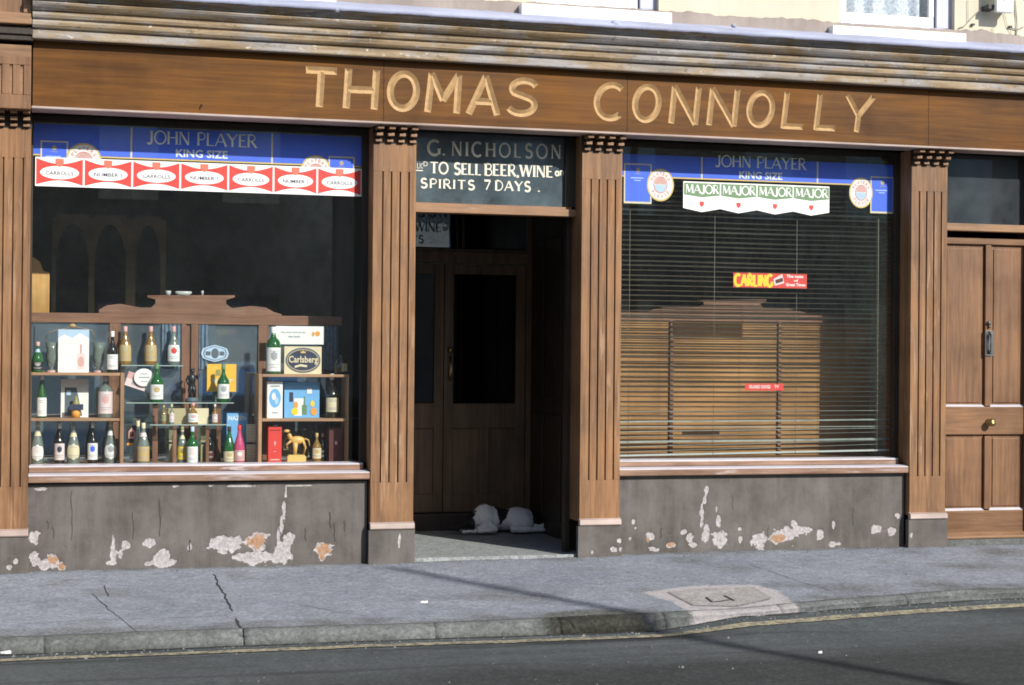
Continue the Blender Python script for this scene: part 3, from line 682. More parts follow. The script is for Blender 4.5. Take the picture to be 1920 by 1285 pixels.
# --- sills (each a window part)
def window(x0, x1, xg1, zt, sz):
    """timber display window: frame, sill, glass"""
    wn = MB(); zb = sz+.048
    # right jamb, left jamb, head, bottom bead
    wn.box(x1-.045, x1, GL_Y-.02, GL_Y+.03, zb, LIPZ).box(x0, x0+.012, GL_Y-.02, GL_Y+.03, zb, LIPZ).box(x0+.012, x1-.045, GL_Y-.02, GL_Y+.03, zt, LIPZ)
    fr = wn.build('window', M['dark_wood'], SH, bevel=.002)
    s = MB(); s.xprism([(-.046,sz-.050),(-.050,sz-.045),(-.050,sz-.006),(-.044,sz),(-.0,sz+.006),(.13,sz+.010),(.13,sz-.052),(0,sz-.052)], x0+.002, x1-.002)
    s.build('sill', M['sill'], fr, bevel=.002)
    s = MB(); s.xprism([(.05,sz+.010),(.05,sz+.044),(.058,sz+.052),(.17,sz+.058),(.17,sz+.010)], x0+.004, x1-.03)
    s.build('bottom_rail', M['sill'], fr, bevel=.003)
    p = MB(); p.quad(x0+.012, x1-.045, GL_Y, zb, zt); p.build('glass', M['pane'], fr)
    return fr
WL0, WL1 = PIL[0][1], PIL[1][0]; WR0, WR1 = PIL[2][1], PIL[3][0]
window(WL0, WL1, 0, 2.885, SZ)
window(WR0, WR1, 0, 2.885, AZt(1430, 877, -.045))

# --- fascia boards with carved lettering
FY = -.17
FZ0, FZ1 = 2.94, AZt(960, 120, -.25)+.02
LT = [ # ch, left px, right px (centre lines at mid height)
 ('T', 573, 629), ('H', 651.5, 704), ('O', 732, 781), ('M', 804.5, 859), ('A', 882, 935), ('S', 955, 1007), ('C', 1119, 1168), ('O', 1191, 1235), ('N', 1262, 1307), ('N', 1333, 1379.5), ('O', 1405, 1448), ('L', 1472.5, 1508), ('L', 1534, 1569), ('Y', 1586, 1634)]
CUT = {'T': [[(.5,0),(.5,.93)], [(0,.93),(1,.93)]], 'H': [[(0,0),(0,1)], [(1,0),(1,1)], [(0,.48),(1,.48)]], 'O': [('c', arc(.5,.5,.5,.45,0,360,32)[:-1])],
 'M': [[(0,0),(.05,1)], [(.05,1),(.5,.32)], [(.5,.32),(.98,1)], [(.98,1),(1,0)]], 'A': [[(0,0),(.5,1)], [(.5,1),(1,0)], [(.18,.33),(.82,.33)]],
 'S': [arc(.52,.73,.44,.21,25,215,12)+arc(.46,.29,.47,.23,50,-155,15)], 'C': [arc(.56,.5,.56,.45,52,310,24)], 'N': [[(0,0),(0,1)], [(0,1),(1,0)], [(1,0),(1,1)]],
 'L': [[(0,1),(0,0)], [(0,.06),(1,.06)]], 'Y': [[(0,1),(.5,.45)], [(1,1),(.5,.45)], [(.5,.47),(.5,0)]]}
LZ0, LZ1 = AZt(595, 203, FY), AZt(601, 122, FY)
def cutter(mb, pts, w0, dep, closed=False):
    k = 1.25; yf = FY-dep*(k-1)
    L, R = strip(pts, w0*k, closed); n = len(pts); C2 = [Vector(p) for p in pts]
    if not closed:
        # hipped ends: extend front, pull apex back
        for e, o in ((0, 1), (-1, -2)):
            d = (C2[e]-C2[o]).normalized(); C2[e] = C2[e]-d*w0*.55; ext = d*(w0*.35)
            L[e] = L[e]+ext; R[e] = R[e]+ext
    vs = [(p.x, yf, p.y) for p in L]+[(p.x, yf, p.y) for p in R]+[(p.x, FY+dep, p.y) for p in C2]; fs = []
    for i in range(n if closed else n-1):
        j = (i+1) % n; fs += [(i, j, j+n, i+n), (i, i+2*n, j+2*n, j), (i+n, j+n, j+2*n, i+2*n)]
    if not closed: fs += [(0, n, 2*n), (n-1, 3*n-1, 2*n-1)]
    mb.add(vs, fs, 1)
seams = [PIL[0][1]+.005, at(716,180,FY)[0]+.012, at(1176,210,FY)[0], at(1741,240,FY)[0], 9.2]
ltr = []
for ch, a, b in LT:
    mid = 160+(a-600)*.052
    xa, xb = at(a, mid, FY)[0], at(b, mid, FY)[0]; ltr.append((ch, xa, xb))
for bi in range(4):
    x0, x1 = seams[bi]+.0015, seams[bi+1]-.0015
    mb = MB(); mb.box(x0, x1, FY, FY+.05, FZ0, FZ1)
    me = mb.mesh('fascia_board'); me.materials.append(M['fascia']); me.materials.append(M['gilt']); bo = bpy.data.objects.new('fascia_board', me); link(bo)
    here = [(ch, xa, xb) for ch, xa, xb in ltr if x0 < (xa+xb)/2 < x1]
    if here:
        cb = MB()
        for ch, xa, xb in here:
            t = (xa-1.6)/4.0; sh = .05+.08*t; hw = .0245-.004*t; h = LZ1-LZ0-.03; z0 = LZ0+.012
            for st in CUT[ch]:
                cl = st[0] == 'c'; pts = st[1] if cl else st
                cutter(cb, [(xa+(xb-xa)*p+sh*(q-.5)*h, z0+q*h) for p, q in pts], hw, .017, cl)
        cm = cb.mesh('cut'); cm.materials.append(M['fascia']); cm.materials.append(M['gilt'])
        bmm = bmesh.new(); bmm.from_mesh(cm); bmesh.ops.recalc_face_normals(bmm, faces=bmm.faces); bmm.to_mesh(cm); bmm.free()
        co = bpy.data.objects.new('cut', cm); COL.objects.link(co)
        md = bo.modifiers.new('b', 'BOOLEAN'); md.operation = 'DIFFERENCE'; md.object = co; md.solver = 'EXACT'; md.use_self = True
        bpy.context.view_layer.update()
        res = bpy.data.meshes.new_from_object(bo.evaluated_get(bpy.context.evaluated_depsgraph_get()))
        bo.modifiers.clear(); bpy.data.objects.remove(co)
    else: res = me
    V_ = [v.co.copy() for v in res.vertices]; brd = MB(); parts = {i: MB() for i in range(len(here))}
    for pg in res.polygons:
        vs = [V_[i] for i in pg.vertices]
        tgt = brd
        if pg.material_index == 1 and here:
            c = sum(vs, Vector())/len(vs); i = min(range(len(here)), key=lambda q: abs(c.x-(here[q][1]+here[q][2])/2)-(here[q][2]-here[q][1])/2); tgt = parts[i]
        tgt.add(vs, [list(range(len(vs)))])
    bpy.data.objects.remove(bo)
    BO = brd.build('fascia_board', M['fascia'], SH)
    for i, (ch, xa, xb) in enumerate(here):
        if parts[i].f: parts[i].build('letter', M['gilt'], BO, label='carved gilt letter '+ch)
    if 0 < bi:
        for zz in (FZ0+.03, FZ0+.14, FZ0+.27): 
            for s_ in (-1, 1):
                fx = MB(); fx.box(x0-.001+s_*.010-.006, x0-.001+s_*.010+.006, FY-.003, FY+.001, zz+s_*.003-.002, zz+s_*.003+.002)
                fx.build('joint_fixing', M['iron'], BO)
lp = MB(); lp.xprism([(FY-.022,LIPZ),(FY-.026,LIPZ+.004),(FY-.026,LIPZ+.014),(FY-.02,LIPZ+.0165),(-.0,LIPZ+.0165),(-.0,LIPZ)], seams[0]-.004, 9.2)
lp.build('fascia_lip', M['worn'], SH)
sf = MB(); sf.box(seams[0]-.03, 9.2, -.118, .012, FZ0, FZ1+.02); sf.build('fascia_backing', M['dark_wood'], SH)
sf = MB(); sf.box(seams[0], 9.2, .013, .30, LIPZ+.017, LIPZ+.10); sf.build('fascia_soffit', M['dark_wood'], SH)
hk = MB(); hx, hz = at(378, 199, FY); hk.tube([(hx, FY, hz+.01), (hx, FY-.02, hz+.006), (hx, FY-.024, hz-.01)], .004, 6); hk.build('hook', M['iron'], SH)
# --- cornice mouldings: each run of moulding its own piece
def ZC(py, y): return AZt(960, py, y)
def run(name, prof, x0=None, x1=9.2, mat=None):
    mb = MB(); xs = []; x = (PIL[0][1]+.002) if x0 is None else x0
    n = 60; pr = prof; k = len(pr); vs = []; fs = []
    for i in range(n+1):
        X = x+(x1-x)*i/n
        vs += [(X, y+.003*n3(X, y*9, z*9, 1.3), z+.004*n3(X, z*5, 0, .9)) for y, z in pr]
    for i in range(n):
        for j in range(k): fs.append((i*k+j, (i+1)*k+j, (i+1)*k+(j+1) % k, i*k+(j+1) % k))
    fs += [list(range(k)), list(range(n*k+k-1, n*k-1, -1))]
    mb.add(vs, fs); o = mb.build(name, mat or M['cornice'], SH)
    bm_ = bmesh.new(); bm_.from_mesh(o.data); bmesh.ops.recalc_face_normals(bm_, faces=bm_.faces); bm_.to_mesh(o.data); bm_.free()
    return o
yb = .01
def slab(py0, py1, yf, steps=((0,0),(1,0))):
    """front profile from the lower pixel row to the upper"""
    z0, z1 = ZC(py0, yf), ZC(py1, yf)
    return [(yb, z0)]+[(yf+d, z0+(z1-z0)*t) for t, d in steps]+[(yb, z1)]
run('cornice_moulding', slab(121, 104, -.245, ((0,.0),(.12,-.003),(.85,-.003),(1,.004))))
run('cornice_moulding', slab(103, 87.5, -.275, ((0,.02),(.1,.006),(.35,-.006),(.7,-.008),(1,.0))))
run('cornice_moulding', slab(86.5, 75, -.30, ((0,.018),(.2,.004),(.6,-.004),(1,-.004))))
run('cornice_moulding', slab(74, 70, -.315, ((0,.02),(1,0.015))))
run('cornice_moulding', slab(69.5, 56, -.345, ((0,.03),(.3,.012),(.6,-.002),(.85,-.008),(1,-.004))))
run('cornice_moulding', slab(55, 43, -.375, ((0,.05),(.3,.034),(.6,.03),(.85,.012),(1,.0))))
tz0, tz1 = ZC(42.5, -.40), ZC(37, -.40)
run('cornice_board', [(yb, tz0), (-.375, tz0), (-.40, tz0+.004), (-.402, tz1), (yb, tz1)])
# lead flashing laid on the cornice, dressed over its edge, and a ragged mortar fillet on the wall
ztop = tz1
vs = []; fs = []; n = 240; xl = PIL[0][1]+.002
for i in range(n+1):
    X = xl+(9.2-xl)*i/n; w_ = .004*n3(X, 0, 0, 5)+.003*n3(X, 2, 0, 17); s_ = ZC(33, -.41)+.004*n3(X, 0, 5, 2)
    vs += [(X, -.403, tz0+.006+w_*1.4), (X, -.412, tz0+.006+w_*1.4), (X, -.415+w_, s_), (X, -.395, s_+.010+w_), (X, -.02, s_+.115+w_)]
for i in range(n):
    for j in range(4): fs.append((i*5+j, (i+1)*5+j, (i+1)*5+j+1, i*5+j+1))
mb = MB(); mb.add(vs, fs, 0, True); mb.build('lead_flashing', M['lead'], SH)
vs = []; fs = []
for i in range(n*2+1):
    X = xl+(9.2-xl)*i/(n*2); h = .03+.028*(n3(X, 0, 0, 2.2))+.018*n3(X, 1, 0, 9)+.01*n3(X, 3, 0, 25)
    if X > 2.0: h *= 1
    z0 = ZC(33, -.41)+.085
    vs += [(X, -.040, z0), (X, -.028+.004*n3(X, 8, 0, 20), z0+.075+h*.9), (X, -.001, z0+.085+h*.9)]
for i in range(n*2):
    for j in range(2): fs.append((i*3+j, (i+1)*3+j, (i+1)*3+j+1, i*3+j+1))
mb = MB(); mb.add(vs, fs); mb.build('mortar_fillet', M['mortar'], SH)
for px, py, r in ((632, 18, .028), (1155, 45, .035), (1627, 79, .025), (1376, 48, .02)):
    X, Z = at(px, py, -.40); mb = MB(); mb.ell(X, -.395, Z, r, r*.7, r*.75, 10, 7); mb.build('lead_clip', M['lead'], SH)
# --- upper wall with openings: built as boxes round the windows
WZ = tz1; UT = 7.5
wins = []
for (l, r, sx0, sx1, pyb) in ((978, 1260, 998, 1235, 30), (1562, 1812, 1574, 1790, 70), (335, 630, 355, 612, 3)):
    Y = -.11
    x0 = AX(l, Y, 30); x1 = AX(r, Y, 60); zb = at(l, pyb, Y)[1]; wins.append((x0, x1, AX(sx0, .0, 20), AX(sx1, 0, 20), zb))
wins.sort()
upb = MB(); x = -2.6
zs_ = sum(q[4] for q in wins)/3+.10
spans = []
for q in wins: upb.box(x, q[2]-.0, 0, .35, WZ-.3, UT); x = q[3]
upb.box(x, 10.5, 0, .35, WZ-.3, UT)
for q in wins: upb.box(q[2], q[3], 0, .35, WZ-.3, zs_-.02).box(q[2], q[3], 0, .35, zs_+1.7, UT)
# left neighbour strip goes down to the ground beside the first pilaster
upb.box(-8, PIL[0][0]-.001, .02, .35, -.03, WZ-.3).box(-8, -2.6, 0, .35, WZ-.3, UT)
upb.build('upper_wall', M['cream'], SH)
mt, nd, ln, bs = newmat('net_curtain'); v = coords(nd, ln, (1,1,1), world=True)
wv = nd.new('ShaderNodeTexVoronoi'); wv.inputs['Scale'].default_value = 45; ln.new(v, wv.inputs['Vector'])
ln.new(ramp(nd, ln, wv.outputs['Distance'], [(.2, (.36,.42,.52)), (.6, (.62,.66,.74))]), bs.inputs['Base Color']); M['net'] = mt
for k, q in enumerate(wins):
    z0 = q[4]; xa, xb = q[2], q[3]
    mb = MB(); mb.box(xa, xb, .05, .12, zs_-.02, zs_+.055); mb.box(xa, xa+.045, .05, .12, zs_+.055, zs_+1.7).box(xb-.12, xb, .05, .12, zs_+.055, zs_+1.7).box(xa+.045, xb-.12, .05, .12, zs_+1.62, zs_+1.7)
    fr = mb.build('upstairs_window', M['sash'], SH, bevel=.003)
    mb = MB(); mb.box(xa+.012, xb-.13, .075, .105, zs_+.056, zs_+.135); mb.box(xa+.046, xa+.09, .075, .105, zs_+.136, zs_+1.6).box(xb-.17, xb-.125, .075, .105, zs_+.136, zs_+1.6); mb.build('sash', M['white_paint'], fr, bevel=.003)
    mb = MB(); mb.quad(xa+.05, xb-.13, .09, zs_+.12, zs_+1.65); mb.build('pane', M['pane'], fr)
    mb = MB(); nn = 90; vs = []
    for i in range(nn+1):
        X = xa+.05+(xb-xa-.17)*i/nn; Y = .17+.022*math.sin(X*38+3*n3(X,0,0,3)); vs += [(X, Y, zs_+.12), (X, Y, zs_+1.65)]
    mb.add(vs, [(2*i, 2*i+2, 2*i+3, 2*i+1) for i in range(nn)], 0, True); mb.build('net_curtain', M['net'], fr)
    mb = MB(); mb.box(q[0], q[1], -.11, .05, z0, z0+.088); mb.build('window_sill', M['white_paint'], fr, bevel=.004)
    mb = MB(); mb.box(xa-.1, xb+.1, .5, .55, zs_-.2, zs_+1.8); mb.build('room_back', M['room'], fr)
# left console bracket (end of the fascia)
CB0, CB1 = PIL[0][0]-.02, PIL[0][1]+.006
zz = lambda py: AZt(30, py, -.20)
mb = MB(); mb.box(CB0, CB1-.01, -.20, .01, zz(204), zz(84)); br = mb.build('console_bracket', M['oak_x'], SH, bevel=.003)
mb = MB()
mb.box(CB0, CB1-.012, -.212, -.20, zz(204), zz(178)).box(CB0, CB1-.012, -.212, -.20, zz(122), zz(106))
e = [CB1-.30, CB1-.235, CB1-.175, CB1-.115, CB1-.075, CB1-.012]
for a, b in ((CB1-.25, CB1-.205), (CB1-.185, CB1-.14), (CB1-.12, CB1-.075), (CB1-.055, CB1-.012)): mb.box(a, b, -.212, -.20, zz(178), zz(122))
mb.build('fluting', M['door'], br, bevel=.003)
mb = MB(); mb.box(CB0-.02, CB1, -.235, .01, zz(77), zz(67)); mb.build('moulding', M['dark_wood'], br, bevel=.004)
mb = MB(); mb.box(CB0-.02, CB1+.0, -.25, .01, zz(66.5), zz(52)); mb.build('moulding', M['dark_wood'], br, bevel=.004)
mb = MB(); mb.box(CB0-.0, CB1-.02, -.26, .01, zz(50), zz(-60)); mb.build('console_head', M['door'], br, bevel=.004)
mb = MB(); mb.box(CB0, CB1-.008, -.285, -.26, zz(49), zz(28)).box(CB1-.06, CB1-.008, -.285, -.26, zz(28), zz(-60)); mb.build('panel_frame', M['oak_x'], br, bevel=.006)

# --- lobby / doorway
DX0, DX1 = PIL[1][1], PIL[2][0]
LW0, LW1 = DX0-.16, DX1+.185
DY = 1.85
tb0, tb1 = AZt(930, 403, .10), AZt(930, 388, .10)
tr = MB(); tr.box(DX0-.02, DX1-.0, .06, .16, tb0, tb1-.006).box(DX0-.02, DX1-.03, .085, .16, tb1-.006, tb1+.012)
tro = tr.build('transom_bar', M['oak_x'], SH, bevel=.003)
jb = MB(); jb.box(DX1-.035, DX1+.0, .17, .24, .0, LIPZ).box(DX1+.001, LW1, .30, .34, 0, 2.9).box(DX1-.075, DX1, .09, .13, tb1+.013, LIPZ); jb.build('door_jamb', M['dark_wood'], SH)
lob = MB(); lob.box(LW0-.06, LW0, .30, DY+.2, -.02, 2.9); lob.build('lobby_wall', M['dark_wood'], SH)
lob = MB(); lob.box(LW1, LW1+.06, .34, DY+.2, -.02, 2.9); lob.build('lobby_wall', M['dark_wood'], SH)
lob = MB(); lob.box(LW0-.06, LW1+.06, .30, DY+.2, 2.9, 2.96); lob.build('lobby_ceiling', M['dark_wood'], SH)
# dado panels on the right lobby wall
for i, (a, b, z_a, z_b) in enumerate(((.45, .88, .15, .95), (.98, 1.38, .15, .95), (1.46, 1.78, .15, .95), (.45, .88, 1.08, 2.3), (.98, 1.38, 1.08, 2.3), (1.46, 1.78, 1.08, 2.3))):
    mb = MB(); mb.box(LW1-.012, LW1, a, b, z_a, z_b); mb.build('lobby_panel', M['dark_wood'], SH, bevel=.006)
fl = MB(); nn = 40
vs = [(DX0-.02+(LW1+.02-DX0+.2-.2)*i/nn, y, .012+ground_rise(3)*.8+.004*n3(i*.1, y, 0, 2)) for y in (-.035, .02, .3, .8, 1.3, DY-.10) for i in range(nn+1)]
k = nn+1; fl.add(vs, [(j*k+i, j*k+i+1, (j+1)*k+i+1, (j+1)*k+i) for j in range(5) for i in range(nn)], 0, True)
M['lobby_floor'] = ground('lobby_floor_concrete', (.24,.26,.26), (.31,.335,.34), (.42,.42,.42))
fl.build('lobby_floor', M['lobby_floor'], kind='structure')
FLZ = .034
mb = MB(); mb.box(DX0-.16, DX0-.021, .3, DY, -.02, .03); mb.box(DX0-.021, DX1+.02, -.036, -.034, -.05, .03); mb.build('lobby_floor_edge', M['lobby_floor'], kind='structure')
st = MB(); st.box(LW0, LW1, DY-.10, DY+.2, -.02, .15); st.build('door_step', M['dark_wood'], SH, bevel=.008)
# inner doors
def zd(py): return AZt(900, py, DY)
def xd(px): return AX(px, DY, 700)
dt = zd(497); dg = zd(515); db = zd(757); dm = zd(803)
fr = MB(); fr.box(LW0, xd(778)-.3, DY-.02, DY+.05, .15, 2.9).box(xd(985), LW1, DY-.03, DY+.05, .15, 2.9).box(LW0, xd(985), DY-.03, DY+.05, dt+.01, zd(468))
fr.box(LW0, xd(985), DY-.045, DY-.03, zd(480), zd(474)); fr.build('inner_door_frame', M['lobby_door'], SH, bevel=.003)
def leaf(x0, x1, st_):
    mb = MB(); z0 = .155
    mb.box(x0, x0+st_, DY, DY+.045, z0, dt).box(x1-st_, x1, DY, DY+.045, z0, dt)
    mb.box(x0+st_, x1-st_, DY, DY+.045, dg, dt).box(x0+st_, x1-st_, DY, DY+.045, dm, db).box(x0+st_, x1-st_, DY, DY+.045, z0, z0+.14)
    xm = (x0+x1)/2; mb.box(xm-.04, xm+.04, DY, DY+.045, z0+.14, dm)
    o = mb.build('inner_door', M['lobby_door'], SH, bevel=.003)
    for a, b in ((x0+st_, xm-.04), (xm+.04, x1-st_)):
        p = MB(); p.box(a, b, DY+.022, DY+.035, z0+.14, dm); p.build('door_panel', M['lobby_door'], o)
    p = MB(); p.quad(x0+st_, x1-st_, DY+.02, db, dg); p.build('door_glass', M['inner_pane_d'], o)
    return o
M['inner_pane_d'] = plain('black_door_glass', (.004,.004,.005), .04, 0, .1, 4, .5)
lf = leaf(xd(832)+.003, xd(984), .075); h = MB(); h.tube([(xd(843), DY-.03, zd(668)), (xd(843), DY-.05, zd(690)), (xd(843), DY-.03, zd(712))], .01, 8); h.lathe(xd(843), DY-.02, zd(660), [(.0,0),(.018,.0),(.018,.03),(0,.03)], 10); h.build('handle', M['brass'], lf)
leaf(xd(832)-(xd(984)-xd(832)), xd(832)-.003, .075)
# inner fanlight, leaning back a little
mb = MB(); z0, z1 = zd(466), 2.88; tl = math.tan(math.radians(2.5))
mb.add([(LW0,DY-.02,z0),(LW1,DY-.02,z0),(LW1,DY-.02+(z1-z0)*tl,z1),(LW0,DY-.02+(z1-z0)*tl,z1)], [(0,1,2,3)])
mb.build('inner_fanlight', M['inner_pane'], SH)
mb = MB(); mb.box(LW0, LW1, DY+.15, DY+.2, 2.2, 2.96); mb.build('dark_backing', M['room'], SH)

# --- licence sign on the outer fanlight
sg0, sg1 = AX(783, .12, 320)-.03, AX(1062, .12, 320)
sgt, sgb = LIPZ, tb1+.012
sg = thing('licence_sign', ((sg0+sg1)/2, .12, sgb), 'grey-green glass licence sign with cream painted lettering above the doorway', 'sign')
mb = MB(); mb.quad(sg0, sg1, .12, sgb, sgt); mb.build('sign_pane', M['sign_glass'], sg)
M['cream_paint'] = plain('cream_sign_paint', (.72,.70,.58), .5, 0, .06, 40)
def zs(px, py): return AZt(px, py, .117)
def xs(px, py=320): return AX(px, .117, py)
mb = MB(); stroke_text(mb, 'G.', xs(802), xs(834), zs(815,291), zs(815,264), .117, .095, .05, .05); stroke_text(mb, 'NICHOLSON', xs(847), xs(1051), zs(850,292), zs(850,266), .117, .085, .045, .05, .34, dz=zs(1051,298)-zs(850,292)+.0); mb.build('lettering', M['cream_paint'], sg)
mb = MB(); stroke_text(mb, 'TO SELL', xs(807), xs(902), zs(808,325), zs(808,304), .117, .10, .05, .06, .12, dz=zs(902,329)-zs(808,325)); stroke_text(mb, 'BEER,WINE', xs(909), xs(1036), zs(910,329), zs(910,307), .117, .10, .05, .06, .12, dz=zs(1036,333)-zs(910,329)); mb.build('lettering', M['cream_paint'], sg)
mb = MB(); stroke_text(mb, 'SPIRITS', xs(789), xs(890), zs(790,352), zs(790,335), .117, .105, .055, .06, .22, dz=zs(890,356)-zs(790,352)); stroke_text(mb, '7', xs(908), xs(920), zs(908,356), zs(908,338), .117, .11, .06, 0); stroke_text(mb, 'DAYS .', xs(929), xs(1012), zs(929,357), zs(929,339), .117, .105, .055, .05, .2); mb.build('lettering', M['cream_paint'], sg)
mb = MB(); btext(mb, 'LI', xs(782), xs(788), zs(785,316), zs(785,306), .117); mb.build('lettering', M['cream_paint'], sg)
mb = MB(); btext(mb, 'C', xs(789), xs(793), zs(785,316), zs(785,306), .117); mb.build('lettering', M['cream_paint'], sg)
mb = MB(); btext(mb, 'D', xs(794), xs(802), zs(797,312), zs(797,303), .117); mb.build('lettering', M['cream_paint'], sg)
mb = MB(); mb.box(xs(780), xs(793), .1165, .117, zs(786,321), zs(786,319)); mb.build('underline', M['cream_paint'], sg)
mb = MB(); stroke_text(mb, 'and', xs(1041), xs(1066), zs(1042,330)+.0, zs(1042,312), .117, .08, .05, 0, .12, dz=.012); mb.build('lettering', M['cream_paint'], sg)

# --- right-hand private door
RD0, RD1 = PIL[3][1], AX(1853,.02,700)*2-AX(1776,.02,700)
dY = .03
def zr_(py): return AZt(1850, py, dY)
def xr_(px): return AX(px, dY, 700)
xm = xr_(1852); zb_ = zr_(1008); zt_ = zr_(447)
dr = thing('private_door', (xm, dY, zb_), 'panelled brown oak front door with brass knob right of the shopfront', 'door')
WM, HM = .045, .03
def member(x0, x1, z0, z1, y0=dY, y1=dY+.05, m_='door'):
    mb = MB(); mb.box(x0, x1, y0, y1, z0, z1); return mb.build('rail' if m_ == 'door_x' else 'stile', M[m_], dr, bevel=.004)
xa, xb = RD0+.002, RD1; s0 = .022
mem = [(xa, xa+.03, zb_, zt_, 'door'), (xb-.03, xb, zb_, zt_, 'door'), (xm-.022, xm+.026, zr_(762), zr_(460), 'door'), (xm-.022, xm+.026, zr_(955), zr_(818), 'door')]
for a in mem: member(a[0], a[1], a[2], a[3], m_=a[4])
for z0, z1 in ((zr_(815), zr_(763)), (zb_+.03, zr_(957)), (zr_(459), zt_)): member(xa+.03, xb-.03, z0, z1, m_='door_x')
for (a, b) in ((xa+.03, xm-.022), (xm+.026, xb-.03)):
    for z0, z1 in ((zr_(763), zr_(459)), (zr_(957), zr_(815))):
        mb = MB(); mb.box(a, b, dY+.026, dY+.04, z0, z1); i = .03; mb.box(a+i, b-i, dY+.018, dY+.026, z0+i, z1-i); mb.build('door_panel', M['door'], dr, bevel=.006)
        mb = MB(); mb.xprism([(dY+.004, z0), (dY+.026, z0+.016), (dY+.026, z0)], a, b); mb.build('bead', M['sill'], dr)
mb = MB(); mb.xprism([(dY-.035,zb_-.004),(dY-.035,zb_+.012),(dY-.002,zb_+.045),(dY-.0,zb_-.004)], xa, xb); mb.build('weatherboard', M['oak_x'], dr, bevel=.003)
kx_, kz_ = at(1853, 792, dY)
mb = MB(); mb.lathe(0, 0, 0, [(.0,0),(.026,0),(.026,.006),(.010,.012),(.010,.03),(.022,.038),(.030,.05),(.029,.062),(.018,.072),(0,.074)], 20)
mb.v = [(kx_+a, dY-c, kz_+b) for a, b, c in mb.v]; mb.build('knob', M['brass'], dr)
lx0, lx1 = xr_(1846), xr_(1862); lz0, lz1 = zr_(668), zr_(620)
mb = MB(); mb.box(lx0, lx1, dY-.008, dY, lz0, lz1).box(lx0+.012, lx1-.012, dY-.016, dY-.008, lz0+.02, lz1-.02); mb.tube([(lx0+.03, dY-.008, lz1-.01), (lx0+.03, dY-.035, lz1-.03), (lx0+.03, dY-.035, lz0+.04), (lx0+.03, dY-.01, lz0+.02)], .007, 8); mb.build('letter_plate', M['steel'], dr, bevel=.002)
bx, bz = at(1853, 606, dY); mb = MB(); mb.ell(bx, dY-.01, bz, .016, .014, .016, 12, 8); mb.ell(bx+.002, dY-.012, bz-.028, .009, .01, .011, 10, 6); mb.build('bell_push', M['steel'], dr)
df = MB(); zq = zr_(436); df.box(RD0+.001, RD1+.3, -.045, .05, zq, zq+.055); df.build('door_transom_bar', M['oak_x'], SH, bevel=.004)
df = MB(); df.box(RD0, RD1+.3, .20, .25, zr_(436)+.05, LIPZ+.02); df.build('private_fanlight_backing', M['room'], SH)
df = MB(); df.quad(RD0, RD1+.3, .07, zq+.055, LIPZ); df.build('private_fanlight', M['dusty'], SH)
df = MB(); df.box(RD1+.001, RD1+.2, -.05, .2, 0, LIPZ); df.build('door_post', M['oak'], SH, bevel=.003)
df = MB(); df.box(RD1+.2, 10.5, .0, .2, -.03, LIPZ+.02); df.build('neighbour_wall', M['cream'], SH)
df = MB(); df.box(RD0+.0, RD1+.05, -.045, dY+.05, -.02, zb_-.006); df.build('private_doorstep', M['kerb'], SH, bevel=.004)

# ================================================================== ROOMS BEHIND THE GLASS
rm = MB()
rm.box(-2.5, LW0-.061, .2, 4.4, -.06, -.0).box(LW1+.061, 9, .2, 4.4, -.06, 0); rm.build('shop_floor', M['screen_z'], kind='structure')
rm = MB(); rm.box(-2.5, 9, 4.4, 4.5, -.06, 3.0); rm.build('shop_back_wall', M['room_wall'], kind='structure')
rm = MB(); rm.box(-2.5, LW0-.061, .3, 4.4, 2.95, 3.0).box(LW1+.061, 9, .3, 4.4, 2.95, 3.0); rm.build('shop_ceiling', M['room_wall'], kind='structure')
rm = MB(); rm.box(-2.55, -2.5, .2, 4.4, -.06, 3.0).box(9, 9.05, .2, 4.4, -.06, 3.0).box(WR1+.05, WR1+.1, .3, 4.4, -.05, 3.0); rm.build('shop_side_wall', M['room_wall'], kind='structure')
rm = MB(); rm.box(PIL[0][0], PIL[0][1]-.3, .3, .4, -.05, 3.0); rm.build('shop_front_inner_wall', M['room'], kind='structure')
# tall posts of the back bar seen through the left window
bb = thing('back_bar', (.6, 1.8, 0), 'dark back bar with tall slim posts deep inside the left room', 'back bar')
YB = 1.8
for a, b in ((165,176),(235,253),(300,310),(96,104)):
    mb = MB(); mb.box(AX(a, YB), AX(b, YB), YB, YB+.06, 0, AZt(200, 410, YB)); mb.build('post', M['room_post'], bb)
mb = MB()
for xa_, xb_ in ((104,165),(176,235),(253,300)):
    x0, x1 = AX(xa_, YB), AX(xb_, YB); zt = AZt(200, 408, YB); r = (x1-x0)/2
    pts = [(x0, zt+.02)]+[(x0, zt-.35)]+[((x0+x1)/2-r*math.cos(PI*i/10), zt-.35+.3*math.sin(PI*i/10)) for i in range(1, 10)]+[(x1, zt-.35), (x1, zt+.02)]
    mb.prism(pts[::1], YB+.01, YB+.04)
mb.build('arched_head', M['room_post'], bb)
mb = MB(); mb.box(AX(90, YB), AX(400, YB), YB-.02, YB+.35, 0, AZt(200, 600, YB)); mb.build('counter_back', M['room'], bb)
# amber cupboard behind the left end
ca = MB(); Yc = .95; x0, x1 = AX(20, Yc), AX(92, Yc); zt = AZt(80, 511, Yc); zt2 = AZt(62, 488, Yc)
ca.prism([(x0, .5), (x1, .5), (x1, zt), (AX(80, Yc), zt+.01), (AX(74, Yc), zt+.07), (AX(62, Yc), zt2+.02), (x0, zt2+.06)], Yc, Yc+.3)
ca.build('cupboard', M['amber_wood'], None, ((x0+x1)/2, Yc, .5), bevel=.006, label='amber varnished cupboard with stepped top behind left end of the bottle window', cat='cupboard')

